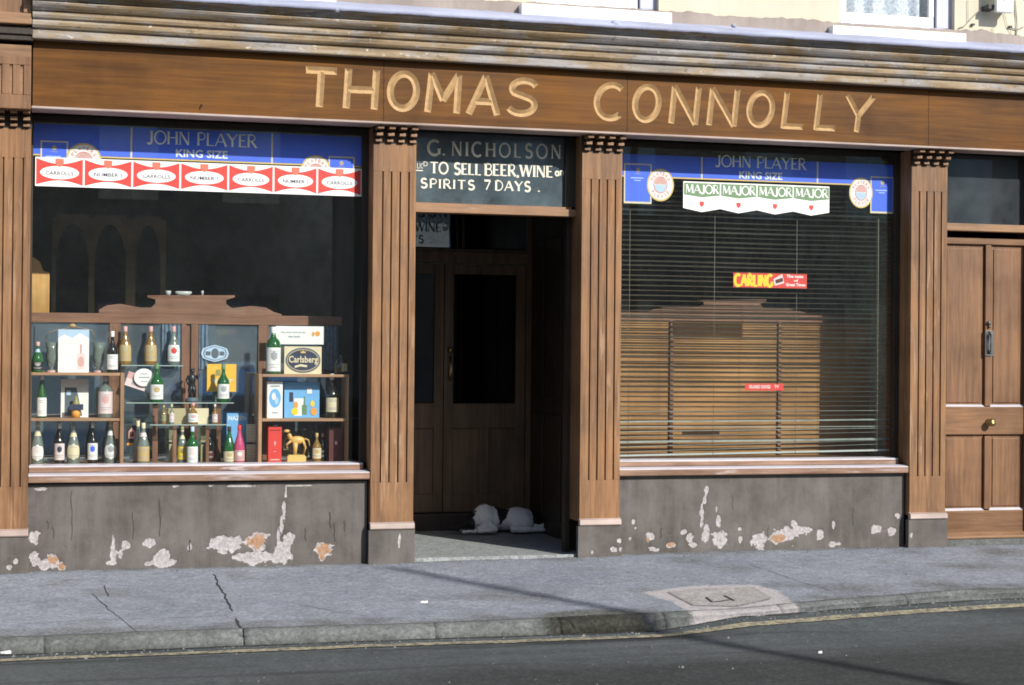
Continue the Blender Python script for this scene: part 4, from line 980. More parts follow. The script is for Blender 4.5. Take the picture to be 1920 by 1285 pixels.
# ---- mahogany screens with scrolled tops
def screen(name, Y, top, px0, px1, py_rail0, py_rail1, posts, label, panels, ctr):
    o = thing(name, ((AX(px0, Y)+AX(px1, Y))/2, Y, SZ), label, 'screen')
    zt0 = AZt(ctr, py_rail0, Y); zt1 = AZt(ctr, py_rail1, Y); x0, x1 = AX(px0, Y), AX(px1, Y)
    r = MB(); r.box(x0, x1, Y-.02, Y+.02, zt1, zt0); r.build('top_rail', M['screen'], o, bevel=.003)
    pts = [at(a, b, Y) for a, b in top]; zb = zt0+.001
    poly = [(pts[0][0], zb), (pts[-1][0], zb)]+pts[::-1]
    r = MB(); r.prism(poly, Y-.012, Y+.018); r.build('scrolled_pediment', M['screen'], o, bevel=.002)
    for a, b in posts:
        r = MB(); r.box(AX(a, Y), AX(b, Y), Y-.018, Y+.022, SZ+.0, zt1-.001); r.build('post', M['screen_z'], o, bevel=.003)
    for a, b, mt_ in panels:
        r = MB(); r.box(AX(a, Y), AX(b, Y), Y+.0, Y+.012, SZ+.0, zt1-.001); r.build('panel', mt_, o)
    return o
YS = .62
topL = [(185,581),(200,573),(225,570),(262,577),(283,577),(291,570),(291,562),(276,558),(276,554),(440,554),(440,558),(424,563),(424,571),(434,578),(470,574),(498,577),(512,585),(528,590)]
scL = screen('display_screen', YS, topL, 40, 640, 590, 608, [(205,226),(340,349),(358,372),(484,503)], 'mahogany display screen with scrolled top behind the bottles in the left window',
    [(40,205,M['glass_dark']),(226,340,M['glass_dark']),(372,484,M['glass_dark']),(503,612,M['glass_dark']),(349,358,M['screen_z'])], 350)
M['pleat'] = plain('pleat_reflection_blue', (.13,.19,.26), .8, 0, .3, 30)  # strips added to stand in for drapery reflected in the dark glass
for a_, b_ in ((304,340),(374,390),(598,634)):
    mb = MB(); xa_, xb_ = AX(a_, YS-.02), AX(b_, YS-.02); nn = 40; vs = []
    for i in range(nn+1):
        X = xa_+(xb_-xa_)*i/nn; yy = YS-.02+.007*math.sin(X*230+2*n3(X,0,0,9)); vs += [(X, yy, AZt(350,692,YS)), (X, yy, AZt(350,609,YS))]
    mb.add(vs, [(2*i, 2*i+2, 2*i+3, 2*i+1) for i in range(nn)], 0, True); mb.build('pleat_reflection', M['pleat'], scL)
topR = [(1215,583),(1240,577),(1300,577),(1318,572),(1318,566),(1306,562),(1436,562),(1436,566),(1424,571),(1430,577),(1480,580),(1512,587)]
x0 = 1100
scR = screen('display_screen', YS+.06, topR, 1080, 1700, 587, 603, [(1255,1262),(1458,1464)], 'orange-brown wooden screen with scrolled top behind the venetian blind',
    [(1080,1255,M['screen_orange']),(1262,1458,M['screen_orange']),(1464,1700,M['screen_orange'])], 1350)
for i, (a, b, h_) in enumerate(((310, 321, 9), (328, 360, 8), (377, 382, 9))):
    Y = YS; xa_, zz_ = at(a, 554, Y); xb_, _ = at(b, 554, Y); mb = MB()
    mb.lathe((xa_+xb_)/2, Y, zz_, [(.0,0),((xb_-xa_)*.35,0),((xb_-xa_)*.5,h_/283.*.6),((xb_-xa_)*.48,h_/283.),((xb_-xa_)*.42,h_/283.),((xb_-xa_)*.38,.004)], 16)
    mb.v = [(x_, Y+(y_-Y)*(.4 if i == 1 else 1), z_) for x_, y_, z_ in mb.v]
    mb.build('china_dish', M['white_cup'], None, ((xa_+xb_)/2, Y, zz_), label=['small white cup at left on top of the scrolled screen', 'long white dish in the middle on top of the scrolled screen', 'tiny white pot at right on top of the scrolled screen'][i], cat='china')

# ================================================================== LEFT WINDOW DISPLAY
YF = .30     # main display depth
FZ = AZt(300, 869, YF)
mb = MB(); mb.box(WL0, WL1-.02, .171, YS-.03, FZ-.03, FZ); mb.build('display_deck', M['pine'], SH)
mb = MB(); mb.box(WR0, WR1-.02, .171, YS+.03, FZ-.03, FZ); mb.build('display_deck', M['pine'], SH)
def shelfunit(name, px0, px1, upx, py1, py2, label, y0=.22, y1=.46, left_open=False):
    z1, z2 = AZt((px0+px1)/2, py1, y0), AZt((px0+px1)/2, py2, y0); x0, x1 = AX(px0, y0), AX(px1, y0); ux0, ux1 = AX(upx[0], y0), AX(upx[1], y0)
    o = thing(name, ((x0+x1)/2, (y0+y1)/2, FZ), label, 'shelves')
    for z in (z1, z2):
        mb = MB(); mb.box(x0, x1, y0, y1, z-.012, z+.006); mb.build('shelf', M['pine'], o, bevel=.002)
    mb = MB(); mb.box(ux0, ux1, y0-.002, y1, FZ, z1+.007); mb.build('upright', M['pine_z'], o, bevel=.002)
    mb = MB(); a, b = (x0-.012, x0-.001) if ux0 > x0+.3 else (x1+.001, x1+.012); mb.box(a, b, y0, y1, FZ, z1+.007); mb.build('upright', M['pine_z'], o)
    return z1+.006, z2+.006
zL1, zL2 = shelfunit('shelf_unit', 60, 226, (227, 234), 701, 786.5, 'pine shelf unit in left half of bottle window beside the amber cupboard')
zR1, zR2 = shelfunit('shelf_unit', 493, 652, (486, 492.5), 704, 787, 'pine shelf unit at right side of the bottle window')
def glass_shelf(px0, px1, py, y0, y1, label, legs=()):
    z = AZt((px0+px1)/2, py, y0); x0, x1 = AX(px0, y0), AX(px1, y0)
    o = thing('glass_shelf', ((x0+x1)/2, (y0+y1)/2, z), label, 'glass shelf')
    mb = MB(); mb.box(x0, x1, y0, y1, z-.006, z); mb.build('glass_plate', M['shelf_glass'], o)
    mb = MB(); mb.box(x0, x1, y0-.0015, y0-.0005, z-.006, z); mb.build('plate_edge', flat('glass_edge', (.38,.48,.45), .2), o)
    for a, b in legs:
        mb = MB(); mb.box(AX(a, y0+.05), AX(b, y0+.05), y0+.05, y0+.06, FZ, z-.007); mb.build('leg', M['screen_z'], o)
    return z
zG1 = glass_shelf(238, 440, 755, .40, .52, 'upper clear glass shelf carrying two green bottles and dark figurine', ((288,298),(408,416)))
zG2 = glass_shelf(283, 432, 796, .28, .38, 'lower clear glass shelf carrying miniature bottles', ((326,333),(388,394)))
zG0 = glass_shelf(228, 344, 685, .50, .585, 'short clear glass shelf under three spirit bottles by the mirror', ())
# bottles
def bprof(kind, h, r):
    if kind == 'round':  body = [(.0,0),(r*.92,0),(r,.02*h),(r,.50*h),(r*.93,.57*h),(r*.60,.66*h),(r*.38,.73*h),(r*.30,.80*h),(r*.29,.93*h),(r*.33,.94*h),(r*.33,.96*h),(0,.96*h)]
    elif kind == 'slope': body = [(.0,0),(r*.92,0),(r,.02*h),(r,.40*h),(r*.9,.50*h),(r*.66,.62*h),(r*.42,.74*h),(r*.30,.84*h),(r*.28,.95*h),(0,.95*h)]
    elif kind == 'squat': body = [(.0,0),(r*.9,0),(r,.05*h),(r*1.0,.42*h),(r*.8,.58*h),(r*.4,.68*h),(r*.3,.74*h),(r*.3,.94*h),(0,.94*h)]
    else: body = [(.0,0),(r*.95,0),(r,.02*h),(r,.62*h),(r*.86,.70*h),(r*.42,.77*h),(r*.32,.82*h),(r*.32,.95*h),(0,.95*h)]
    return body
def prof_r(body, z):
    for (r0, z0), (r1, z1) in zip(body[:-1], body[1:]):
        if z0 <= z <= z1 and z1 > z0: return r0+(r1-r0)*(z-z0)/(z1-z0)
    return body[-2][0]
def shell(cx, cy, z0, body, za, zb, w_ang, off, seg=10, oval=False, rows=6, dir_=-PI/2):
    mb = MB(); vs = []; 
    for j in range(rows+1):
        z = za+(zb-za)*j/rows; k = 1
        if oval: t = 2*j/rows-1; k = math.sqrt(max(0, 1-t*t))*.98+.02
        rr = prof_r(body, z)+off
        for i in range(seg+1):
            a = dir_-w_ang*k+2*w_ang*k*i/seg; vs.append((cx+rr*math.cos(a), cy+rr*math.sin(a), z0+z))
    mb.add(vs, [(j*(seg+1)+i, j*(seg+1)+i+1, (j+1)*(seg+1)+i+1, (j+1)*(seg+1)+i) for j in range(rows) for i in range(seg)], 0, True); return mb
def bottle(px, py_top, zbase, wpx, Y, glass, label, kind='round', cap='white', lab='white', lz=(.10,.45), oval=False, emb=None, neck=None, lean=0, group='bottles on display in the left window'):
    X, zt = at(px, py_top, Y); h = zt-zbase; r = wpx/283./2*(CD+Y)/CD*1.02
    o = thing('bottle', (X, Y, zbase), label, 'bottle', group)
    body = bprof(kind, h, r)
    mb = MB(); mb.lathe(X, Y, zbase, body, 20); mb.build('glass_body', BG[glass], o)
    nr = prof_r(body, .9*h)
    mb = MB(); mb.lathe(X, Y, zbase, [(nr+.0012,.86*h),(nr+.002,.87*h),(nr+.002,.995*h),(nr*.8,h),(0,h)], 14, caps=False); mb.build('cap', P(cap) if cap in C_ else M[cap], o)
    if lab:
        l = shell(X, Y, zbase, body, lz[0]*h, lz[1]*h, 1.25, .0008, 12, oval, 8).build('label', P(lab), o)
        if emb: shell(X, Y, zbase, body, (lz[0]*.55+lz[1]*.45)*h, (lz[0]*.15+lz[1]*.85)*h, .45, .0016, 6, True, 5).build('emblem', P(emb), l)
        zl = (lz[0]*.82+lz[1]*.18)*h
        ln_ = MB()
        for fz in (.16, .26, .74, .84):
            zq_ = (lz[0]+(lz[1]-lz[0])*fz)*h; t_ = shell(X, Y, zbase, body, zq_, zq_+.010*h+.001, .55 if fz != .26 else .8, .0014, 8, False, 1); ln_.add(t_.v, t_.f)
        ln_.build('print_lines', P('grey'), l, kind='stuff')
    if neck: shell(X, Y, zbase, body, .66*h, .76*h, 1.3, .001, 10, False, 3).build('neck_label', P(neck), o)
    return o
# bottom row of the left shelves, standing on the deck
Yb = .33
bottle(71, 790, FZ, 21, Yb, 'clear', 'clear bottle with oval white label, first from the left on the bottom row', 'slope', 'cream', 'white', (.08,.46), True, 'palepink', 'cream')
bottle(112, 793, FZ, 18, Yb, 'dark', 'dark bottle with white cap and blue mark on label, second from left, bottom row', 'round', 'white', 'palepink', (.10,.50), False, 'navy')
bottle(138, 793, FZ, 22, Yb, 'clear', 'clear bottle with oval cream label standing between two dark bottles, bottom row', 'slope', 'grey', 'cream', (.10,.50), True, None, 'cream')
bottle(174, 792, FZ, 18, Yb, 'dark', 'dark bottle with white cap and round blue emblem, fourth from left, bottom row', 'round', 'white', 'white', (.10,.50), False, 'blue')
bottle(208, 789, FZ, 22, Yb, 'clear', 'clear bottle with oval white label beside the shelf upright, bottom row', 'slope', 'cream', 'white', (.10,.47), True, 'grey', 'white')
# middle shelf
bottle(79, 701, zL2, 17, Yb, 'green', 'tall green bottle with white cap and long white label on the left middle shelf', 'slope', 'white', 'white', (.04,.46))
bottle(198, 704, zL2, 26, Yb, 'clear', 'clear bottle with wide pale pink label on the left middle shelf', 'tall', 'palepink', 'palepink', (.10,.62), False, 'pink')
# top shelf
bottle(71, 641, zL1, 20, Yb, 'green', 'short green bottle at the left end of the top shelf', 'squat', 'pink', 'black', (.08,.35), False, 'grey', 'paleblue')
bottle(211, 621, zL1, 20, Yb, 'dark', 'dark bottle with white cap and white label at right end of top shelf', 'round', 'white', 'white', (.08,.44))
# three clear spirits
for px, lb, cp, txt in ((235, 'tan', 'pink', 'clear spirit bottle with tan label, leftmost of three under the screen rail'), (283, 'tan', 'pink', 'clear spirit bottle with tan label, middle one of three under the screen rail'), (326, 'white', 'pink', 'clear spirit bottle with white and red label, rightmost of three under the screen rail')):
    bottle(px, 612, zG0, 22, .54, 'amber' if lb == 'tan' else 'clear', txt, 'slope', cp, lb, (.10,.52), False, 'red' if lb == 'white' else 'buff')
# glass shelf
bottle(294, 682, zG1, 24, .45, 'green', 'green bottle with white label, left one on the upper glass shelf', 'round', 'green', 'white', (.08,.46), False, 'tan')
bottle(419, 683, zG1, 22, .45, 'green', 'green bottle with white label in front of the yellow card, upper glass shelf', 'round', 'green', 'white', (.10,.48), False, 'grey')
bottle(307, 760, zG2, 9, .33, 'amber', 'amber miniature bottle at the left end of the lower glass shelf', 'round', 'tan', 'olive', (.15,.5))
bottle(322, 758, zG2, 9, .32, 'clear', 'pale miniature bottle in front of cream box on lower glass shelf', 'round', 'cream', 'palepink', (.1,.55))
bottle(362, 755, zG2, 19, .31, 'amber', 'amber miniature bottle with white label in middle of lower glass shelf', 'squat', 'pink', 'white', (.1,.5), False, 'pink')
bottle(403, 758, zG2, 10, .32, 'amber', 'small amber miniature bottle at the right end of lower glass shelf', 'round', 'palepink', 'palepink', (.1,.5))
# deck, centre
bottle(259, 789, FZ, 18, .40, 'blue', 'pale clear bottle half hidden behind the tan-labelled bottle on the deck', 'slope', 'cream', None)
bottle(269, 793, FZ, 22, .31, 'clear', 'clear bottle with large tan label on the deck right of shelf upright', 'slope', 'cream', 'tan', (.06,.42), False, None, 'palepink')
bottle(342, 800, FZ, 17, .34, 'clear', 'bottle with bright yellow label under the lower glass shelf', 'round', 'cream', 'brightyellow', (.10,.45), False, 'olive', 'cream')
bottle(361, 800, FZ, 20, .27, 'green', 'dark green bottle with plain white label in centre of the deck', 'round', 'paleblue', 'white', (.03,.46), False, 'palepink')
bottle(393, 806, FZ, 17, .42, 'dark', 'dark bottle without bright label at the back of the deck', 'round', 'maroon', 'maroon', (.1,.35))
bottle(430, 800, FZ, 21, .30, 'green', 'dark green bottle with cream and brown label left of the pink bottle', 'slope', 'black', 'cream', (.04,.32), False, 'tan')
bottle(449, 797, FZ, 20, .28, 'pink', 'bottle of bright pink drink with clear neck on the deck', 'slope', 'red', 'pink', (.06,.34), False, 'white')
# right shelves
bottle(513, 613, zR1, 27, Yb, 'green', 'large green bottle with long white label beside the yellow oval card', 'tall', 'white', 'white', (.06,.56), False, 'grey')
bottle(623, 701, zR2, 24, Yb, 'dark', 'black bottle with white cap and beige label on right middle shelf', 'round', 'white', 'cream', (.14,.46))
bottle(594, 812, FZ, 17, Yb, 'amber', 'small bottle with cream label beside the golden trophy on the deck', 'round', 'tan', 'cream', (.12,.48), False, 'tan')
bottle(605, 812, FZ, 12, .40, 'dark', 'small dark bottle in the shade behind golden trophy on the deck', 'round', 'tan', 'black', (.12,.4))

# flat cards: artwork is print on a thin standing card
def card(name, px0, py0, px1, py1, Y, base, label, cat, art=(), thick=.004, depth=None, zbase=None, rot=0):
    xc = (px0+px1)/2; x0 = at(px0, (py0+py1)/2, Y)[0]; x1 = at(px1, (py0+py1)/2, Y)[0]; z1 = at(xc, py0, Y)[1]; z0 = at(xc, py1, Y)[1]
    if zbase is not None: z0 = zbase
    o = thing(name, ((x0+x1)/2, Y, z0), label, cat)
    mb = MB(); mb.box(x0, x1, Y, Y+(depth or thick), z0, z1); b = mb.build('card_board' if not depth else 'carton', P(base) if base in C_ else M[base], o, bevel=.0008)
    for i, a in enumerate(art):
        k = a[0]; y = Y-.0008-.0004*i; m2 = MB(); U = lambda u: x0+(x1-x0)*u; Vv = lambda v: z0+(z1-z0)*v
        if k == 'r': m2.quad(U(a[2]), U(a[4]), y, Vv(a[3]), Vv(a[5])); nm = 'printed_block'
        elif k == 'e': m2.sheet(ellpts(U(a[2]), Vv(a[3]), (x1-x0)*a[4], (z1-z0)*a[5]), y); nm = 'printed_oval'
        elif k == 'p': m2.sheet([(U(p), Vv(q)) for p, q in a[2]], y); nm = 'printed_shape'
        elif k == 't': btext(m2, a[2], U(a[3]), U(a[5]), Vv(a[4]), Vv(a[6]), y, 0, .02); nm = 'printed_words'
        m2.build(nm, P(a[1]), o)
    if rot: o.rotation_euler = (0, rot, 0)
    return o
card('poster_card', 109, 618, 167, 698, .36, 'white', 'white poster card with blue sky top and pink drink, on the top left shelf', 'card',
     [('r','paleblue',0,.72,1,1), ('p','white',[(0,.80),(.2,.88),(.45,.80),(.7,.92),(1,.80),(1,.72),(0,.72)]), ('r','palepink',.62,.08,.86,.45), ('e','pink',.74,.25,.1,.12), ('r','pink',.71,.45,.77,.66), ('t','navy','Blue Nun',.14,.86,.62,.94)][:5], zbase=zL1)
card('poster_card', 114, 711, 166, 783, .40, 'white', 'white poster card with dark blue picture on the left middle shelf', 'card', [('r','slate',.14,.04,.56,.78), ('p','slate',[(.5,.04),(.78,.04),(.56,.78),(.5,.78)]), ('r','paleblue',.2,.58,.36,.70), ('r','white',.0,.84,1,1)], zbase=zL2)
ot = thing('cigar_tub', (AX(145,.34), .34, zL2), 'small orange tub with dark blue band in front of the white poster card', 'tub')
mb = MB(); mb.lathe(AX(144,.34), .34, zL2, [(.0,0),(.026,0),(.030,.05),(0,.05)], 16); mb.build('tub', P('orange'), ot)
mb = MB(); xq = AX(144,.34); mb.box(xq-.042, xq+.046, .305, .311, zL2+.052, zL2+.09); mb.build('band', P('navy'), ot)
mb = MB(); mb.lathe(AX(144,.34), .34, zL2+.051, [(.0,0),(.026,0),(.022,.05),(.010,.065),(.010,.09),(0,.09)], 14); mb.build('neck', P('olive'), ot)
# etched mirror with gilt border behind the top shelf
mr = thing('etched_mirror', (AX(137,.58), .58, zL1), 'dark mirror with thin gilt curved border behind the top left shelf', 'mirror')
def gline(pts, r, o, m_='gilt', nm='gilt_line'):
    mb = MB(); mb.tube(pts, r, 5); return mb.build(nm, M[m_], o)
Ym = .595; mb = MB(); mb.box(AX(66,Ym), AX(204,Ym), Ym, Ym+.004, AZt(137,698,Ym), AZt(137,609,Ym)); mb.build('mirror_glass', M['glass_dark'], mr)
q = lambda a, b: (AX(a,Ym,b), Ym-.003, AZt(a,b,Ym))
gline([q(88,650),q(87,630),q(95,622),q(110,619),(q(125,616)),q(133,613),q(142,613),q(160,617),q(172,620),q(177,630),q(176,646)], .0022, mr)
for s_, c in ((1, 95), (-1, 187)):
    gline([q(c-6*s_,646),q(c+2*s_,650),q(c+6*s_,660),q(c+5*s_,672),q(c,684),q(c-1*s_,692)], .004, mr)
    gx = AX(c+2*s_, .42, 690); go = thing('glass_vase', (gx, .42, zL1), ('green tinted glass vase left' if s_ > 0 else 'green tinted glass vase right')+' of the blue and white poster card', 'vase')
    h_ = AZt(c, 642, .42)-zL1; mb = MB(); mb.lathe(gx, .42, zL1, [(.0,.0),(.032,0),(.034,.012),(.012,.02),(.012,.03),(.03,.05),(.040,.5*h_),(.034,.75*h_),(.044,h_),(.041,h_),(.031,.75*h_),(.037,.5*h_),(.0,.04)], 20); mb.build('bowl', BG['clear'], go)
    mb = MB(); mb.lathe(gx, .42, zL1, [(.0345,0),(.0355,.010),(.030,.014)], 20, caps=False); mb.build('foot_ring', P('pink'), go)
mb = MB(); c3 = q(136,611); mb.ell(c3[0], c3[1], c3[2], .022, .006, .014, 12, 8); mb.build('crest', M['gilt'], mr)
# stickers and signs on the screen glass
o = card('oval_sign', 377, 647, 428, 679, YS-.035, 'paleblue', 'pale blue lozenge-shaped sign with dark centre on the dark screen panel', 'sign')
for c in children(o): bpy.data.objects.remove(c)
x0, x1 = AX(377,YS-.03,660), AX(429,YS-.03,660); z0, z1 = AZt(403,679,YS-.03), AZt(403,647,YS-.03)
U = lambda u: x0+(x1-x0)*u; Vv = lambda v: z0+(z1-z0)*v
def loz(g): return [(.5+(p-.5)*g, .5+(r-.5)*g) for p, r in ((0,.5),(.06,.22),(.22,.12),(.5,0),(.78,.12),(.94,.22),(1,.5),(.94,.78),(.78,.88),(.5,1),(.22,.88),(.06,.78))]
WL[o.name] = Vector(((x0+x1)/2, YS-.03, z0)); o.location = WL[o.name]
mb = MB(); mb.prism([(U(a), Vv(b)) for a, b in loz(1)], YS-.032, YS-.028); mb.build('plate', P('paleblue'), o)
mb = MB(); mb.sheet([(U(a), Vv(b)) for a, b in loz(.86)], YS-.0325); mb.build('border', P('slate'), o)
mb = MB(); mb.sheet([(U(a), Vv(b)) for a, b in loz(.78)], YS-.033); mb.build('field', P('paleblue'), o)
mb = MB(); mb.sheet(ellpts(U(.5), Vv(.5), (x1-x0)*.14, (z1-z0)*.3), YS-.0335); mb.quad(U(.16), U(.34), YS-.0335, Vv(.38), Vv(.62)).quad(U(.66), U(.84), YS-.0335, Vv(.38), Vv(.62)); mb.build('lettering', P('slate'), o)
card('yellow_card', 388, 683, 443, 735, .57, 'yellow', 'bright yellow card with white band behind a green bottle', 'card', [('p','cream',[(.08,.46),(.30,.30),(.5,.40),(.72,.30),(.92,.46)]), ('r','olive',.30,.58,.46,.80), ('t','olive','CARD',.56,.55,.86,.63)][:2])
card('cream_box', 311, 766, 391, 796, .37, 'buff', 'low cream box behind the miniatures on the lower glass shelf', 'box', [('r','cream',.55,.0,1,1)], depth=.03, zbase=zG2)
card('blue_poster', 425, 775, 464, 842, .44, 'sky', 'small blue poster reading NAZEN with red topped bottle behind pink bottle', 'card', [('t','white','NAZEN',.08,.80,.92,.93), ('e','red',.66,.62,.08,.07), ('r','grey',.50,.0,.86,.5)])
for i, (a, b, c, d, lb) in enumerate(((463,796,485,829,'upper cream carton with dotted pattern beside the right shelf unit'), (463,834,485,868,'lower cream carton with dotted pattern beside the right shelf unit'),
        (317,800,327,829,'narrow upper dotted carton under the lower glass shelf, left side'), (317,833,327,868,'narrow lower dotted carton under lower glass shelf, left side'), (376,802,388,830,'shaded upper dotted carton behind centre of the deck'), (376,834,388,868,'shaded lower dotted carton behind centre of the deck'))):
    o = card('dotted_carton', a, b, c, d, .36 if i < 2 else .44, 'cream' if i < 2 else ('buff' if i < 4 else 'olive'), lb, 'carton', depth=.05, zbase=None)
    yy = (.36 if i < 2 else .44)-.001; x0 = AX(a, yy, b); x1 = AX(c, yy, b); z0 = AZt(a, d, yy); z1 = AZt(a, b, yy); mb = MB(); nc = 4 if i < 2 else 2
    for r_ in range(6):
        for cc in range(nc): cx = x0+(x1-x0)*(cc+.5)/nc; cz = z0+(z1-z0)*(r_+.5)/6; mb.quad(cx-.004, cx+.004, yy, cz-.004, cz+.004)
    mb.build('dot_pattern', P('grey'), o)
card('dark_sign', 237, 798, 257, 836, .45, 'black', 'small black card with red emblem at left of the deck', 'card', [('p','pink',[(.2,.35),(.8,.35),(.8,.7),(.5,.9),(.2,.7)]), ('r','maroon',.3,.45,.7,.7), ('r','orange',.05,.02,.95,.14)])
# round and square beer mats
def disc(px, py, r, Y, c, label, cat, tilt=0, ringc=None):
    X, Z = at(px, py, Y); o = thing('round_mat', (X, Y, Z), label, cat); rr = r/283.
    mb = MB(); mb.prism(ellpts(X, Z, rr*1.1, rr), Y, Y+.003); mb.build('mat', P(c), o)
    mb = MB(); mb.sheet(ellpts(X, Z, rr*.98, rr*.88), Y-.0006); mb.build('mat_face', P('white'), o)
    mb = MB(); mb.quad(X-rr*.6, X+rr*.6, Y-.0012, Z-.004, Z+.004).quad(X-rr*.4, X+rr*.4, Y-.0012, Z+rr*.35, Z+rr*.45).quad(X-rr*.4, X+rr*.4, Y-.0012, Z-rr*.5, Z-rr*.4); mb.build('print', P('grey'), o)
    return o
disc(270, 708, 17, .48, 'white', 'round white beer mat leaning behind the left green bottle', 'beer mat')
o = card('square_mat', 232, 701, 272, 728, .50, 'palepink', 'pink and white square mat tilted behind the round beer mat', 'beer mat', [('r','pink',0,.55,1,1), ('r','grey',.3,.2,.6,.45)], rot=.32)
# dark figurine
fg = thing('figurine', (AX(360,.46), .46, zG1), 'dark bronze figurine standing on the upper glass shelf', 'figurine')
X = AX(361,.46); mb = MB(); mb.lathe(X, .46, zG1, [(.0,0),(.045,0),(.045,.022),(.03,.03),(.028,.034),(0,.034)], 16); mb.build('base', P('slate'), fg)
mb = MB(); mb.tube([(X-.012,.46,zG1+.034),(X-.014,.455,zG1+.08),(X-.006,.46,zG1+.125)], .014, 8, r1=.017); mb.tube([(X+.016,.46,zG1+.034),(X+.014,.45,zG1+.08),(X+.006,.46,zG1+.125)], .013, 8, r1=.017)
mb.ell(X, .46, zG1+.155, .026, .020, .042, 12, 8); mb.ell(X+.002, .457, zG1+.212, .014, .015, .018, 12, 8); mb.ell(X, .458, zG1+.225, .022, .02, .006, 12, 6)
mb.tube([(X-.024,.46,zG1+.18),(X-.036,.45,zG1+.15),(X-.022,.435,zG1+.12)], .009, 7); mb.tube([(X+.024,.46,zG1+.18),(X+.038,.455,zG1+.16),(X+.04,.44,zG1+.19)], .009, 7)
mb.tube([(X+.04,.44,zG1+.04),(X+.042,.44,zG1+.24)], .0025, 5)
bd = mb.build('figure', plain('dark_bronze', (.02,.022,.028), .35), fg)
# right shelf unit items
card('white_notice', 517, 612, 607, 646, .42, 'white', 'white notice card with two lines of small print above the yellow oval card', 'card', [('t','slate','This winter drink the day',.10,.60,.62,.70), ('t','slate','the lucid',.26,.38,.50,.48), ('e','orange',.87,.6,.05,.14), ('e','orange',.78,.58,.03,.12)])
crd = card('lager_card', 533, 650, 603, 697, .36, 'cream', 'cream yellow card with dark oval reading Carlsberg on the right top shelf', 'card', [('e','slate',.5,.5,.47,.46), ('e','buff',.5,.5,.43,.40), ('e','navy',.5,.5,.41,.37), ('t','cream','Carlsberg',.12,.34,.90,.66), ('p','cream',[(.28,.30),(.44,.36),(.62,.32),(.60,.25),(.42,.28),(.28,.22)]), ('p','gold',[(.44,.76),(.56,.76),(.58,.84),(.54,.80),(.5,.86),(.46,.80),(.42,.84)])], zbase=zR1)
card('drink_carton', 501, 716, 530, 780, .30, 'white', 'white carton with blue oval picture on the right middle shelf', 'carton', [('e','sky',.5,.55,.38,.26), ('e','white',.42,.60,.13,.10), ('e','paleblue',.6,.48,.12,.1), ('r','grey',.2,.86,.8,.9), ('r','grey',.3,.14,.7,.17)], depth=.07, zbase=zR2)
card('blue_card', 533, 717, 599, 780, .36, 'sky', 'light blue card picturing bottles and drinks on the right middle shelf', 'card', [('r','navy',.14,.45,.25,.72), ('p','white',[(.28,.06),(.5,.06),(.56,.55),(.28,.55)]), ('e','orange',.33,.36,.06,.1), ('e','brightyellow',.30,.18,.10,.10), ('r','green',.50,.10,.64,.36), ('r','green',.55,.36,.59,.60), ('e','brightyellow',.80,.40,.06,.09), ('e','orange',.84,.18,.09,.11), ('r','white',.64,.68,.78,.84)], zbase=zR2)
card('red_box', 503, 801, 528, 868, .28, 'red', 'tall bright red carton with pale emblem at foot of the right shelf unit', 'carton', [('p','pink',[(.5,.45),(.58,.55),(.5,.62),(.42,.55)]), ('r','pink',.15,.06,.85,.10), ('r','maroon',.1,.9,.9,.92), ('r','pink',.4,.30,.6,.32)], depth=.07, zbase=FZ)
card('maroon_box', 617, 802, 643, 868, .32, 'maroon', 'tall dark maroon carton in the shade at right end of the deck', 'carton', [('e','pink',.5,.55,.10,.06)], depth=.07, zbase=FZ)
# golden horse trophy
X0 = AX(558,.30); tp = thing('horse_trophy', (X0, .30, FZ), 'golden prancing horse trophy on a block base, foot of right shelf unit', 'trophy')
mb = MB(); mb.box(X0-.066, X0+.062, .27, .33, FZ, FZ+.042); mb.box(X0-.058, X0+.054, .275, .325, FZ+.042, FZ+.05); mb.build('base', P('gold'), tp, bevel=.002)
mb = MB(); mb.tube([(X0-.01,.30,FZ+.05),(X0-.008,.30,FZ+.14)], .012, 8, r1=.02)
mb.ell(X0+.005, .30, FZ+.15, .052, .022, .028, 14, 9); mb.tube([(X0-.035,.30,FZ+.155),(X0-.055,.30,FZ+.19),(X0-.052,.30,FZ+.215)], .018, 8, r1=.011); mb.ell(X0-.066, .30, FZ+.212, .022, .010, .011, 10, 7)
for dx, s_ in ((-.04, -1), (-.03, 1)): mb.tube([(X0+dx,.30+.012*s_,FZ+.145),(X0+dx-.032,.30+.012*s_,FZ+.12),(X0+dx-.026,.30+.012*s_,FZ+.09)], .008, 7, r1=.005)
for s_ in (-1, 1): mb.tube([(X0+.045,.30+.012*s_,FZ+.145),(X0+.06,.30+.012*s_,FZ+.10),(X0+.045,.30+.012*s_,FZ+.05)], .010, 7, r1=.006)
mb.tube([(X0+.055,.30,FZ+.16),(X0+.082,.30,FZ+.15),(X0+.09,.30,FZ+.11)], .006, 6, r1=.003)
mb.build('horse', flat('golden_metal', (.72,.45,.14), .35), tp)
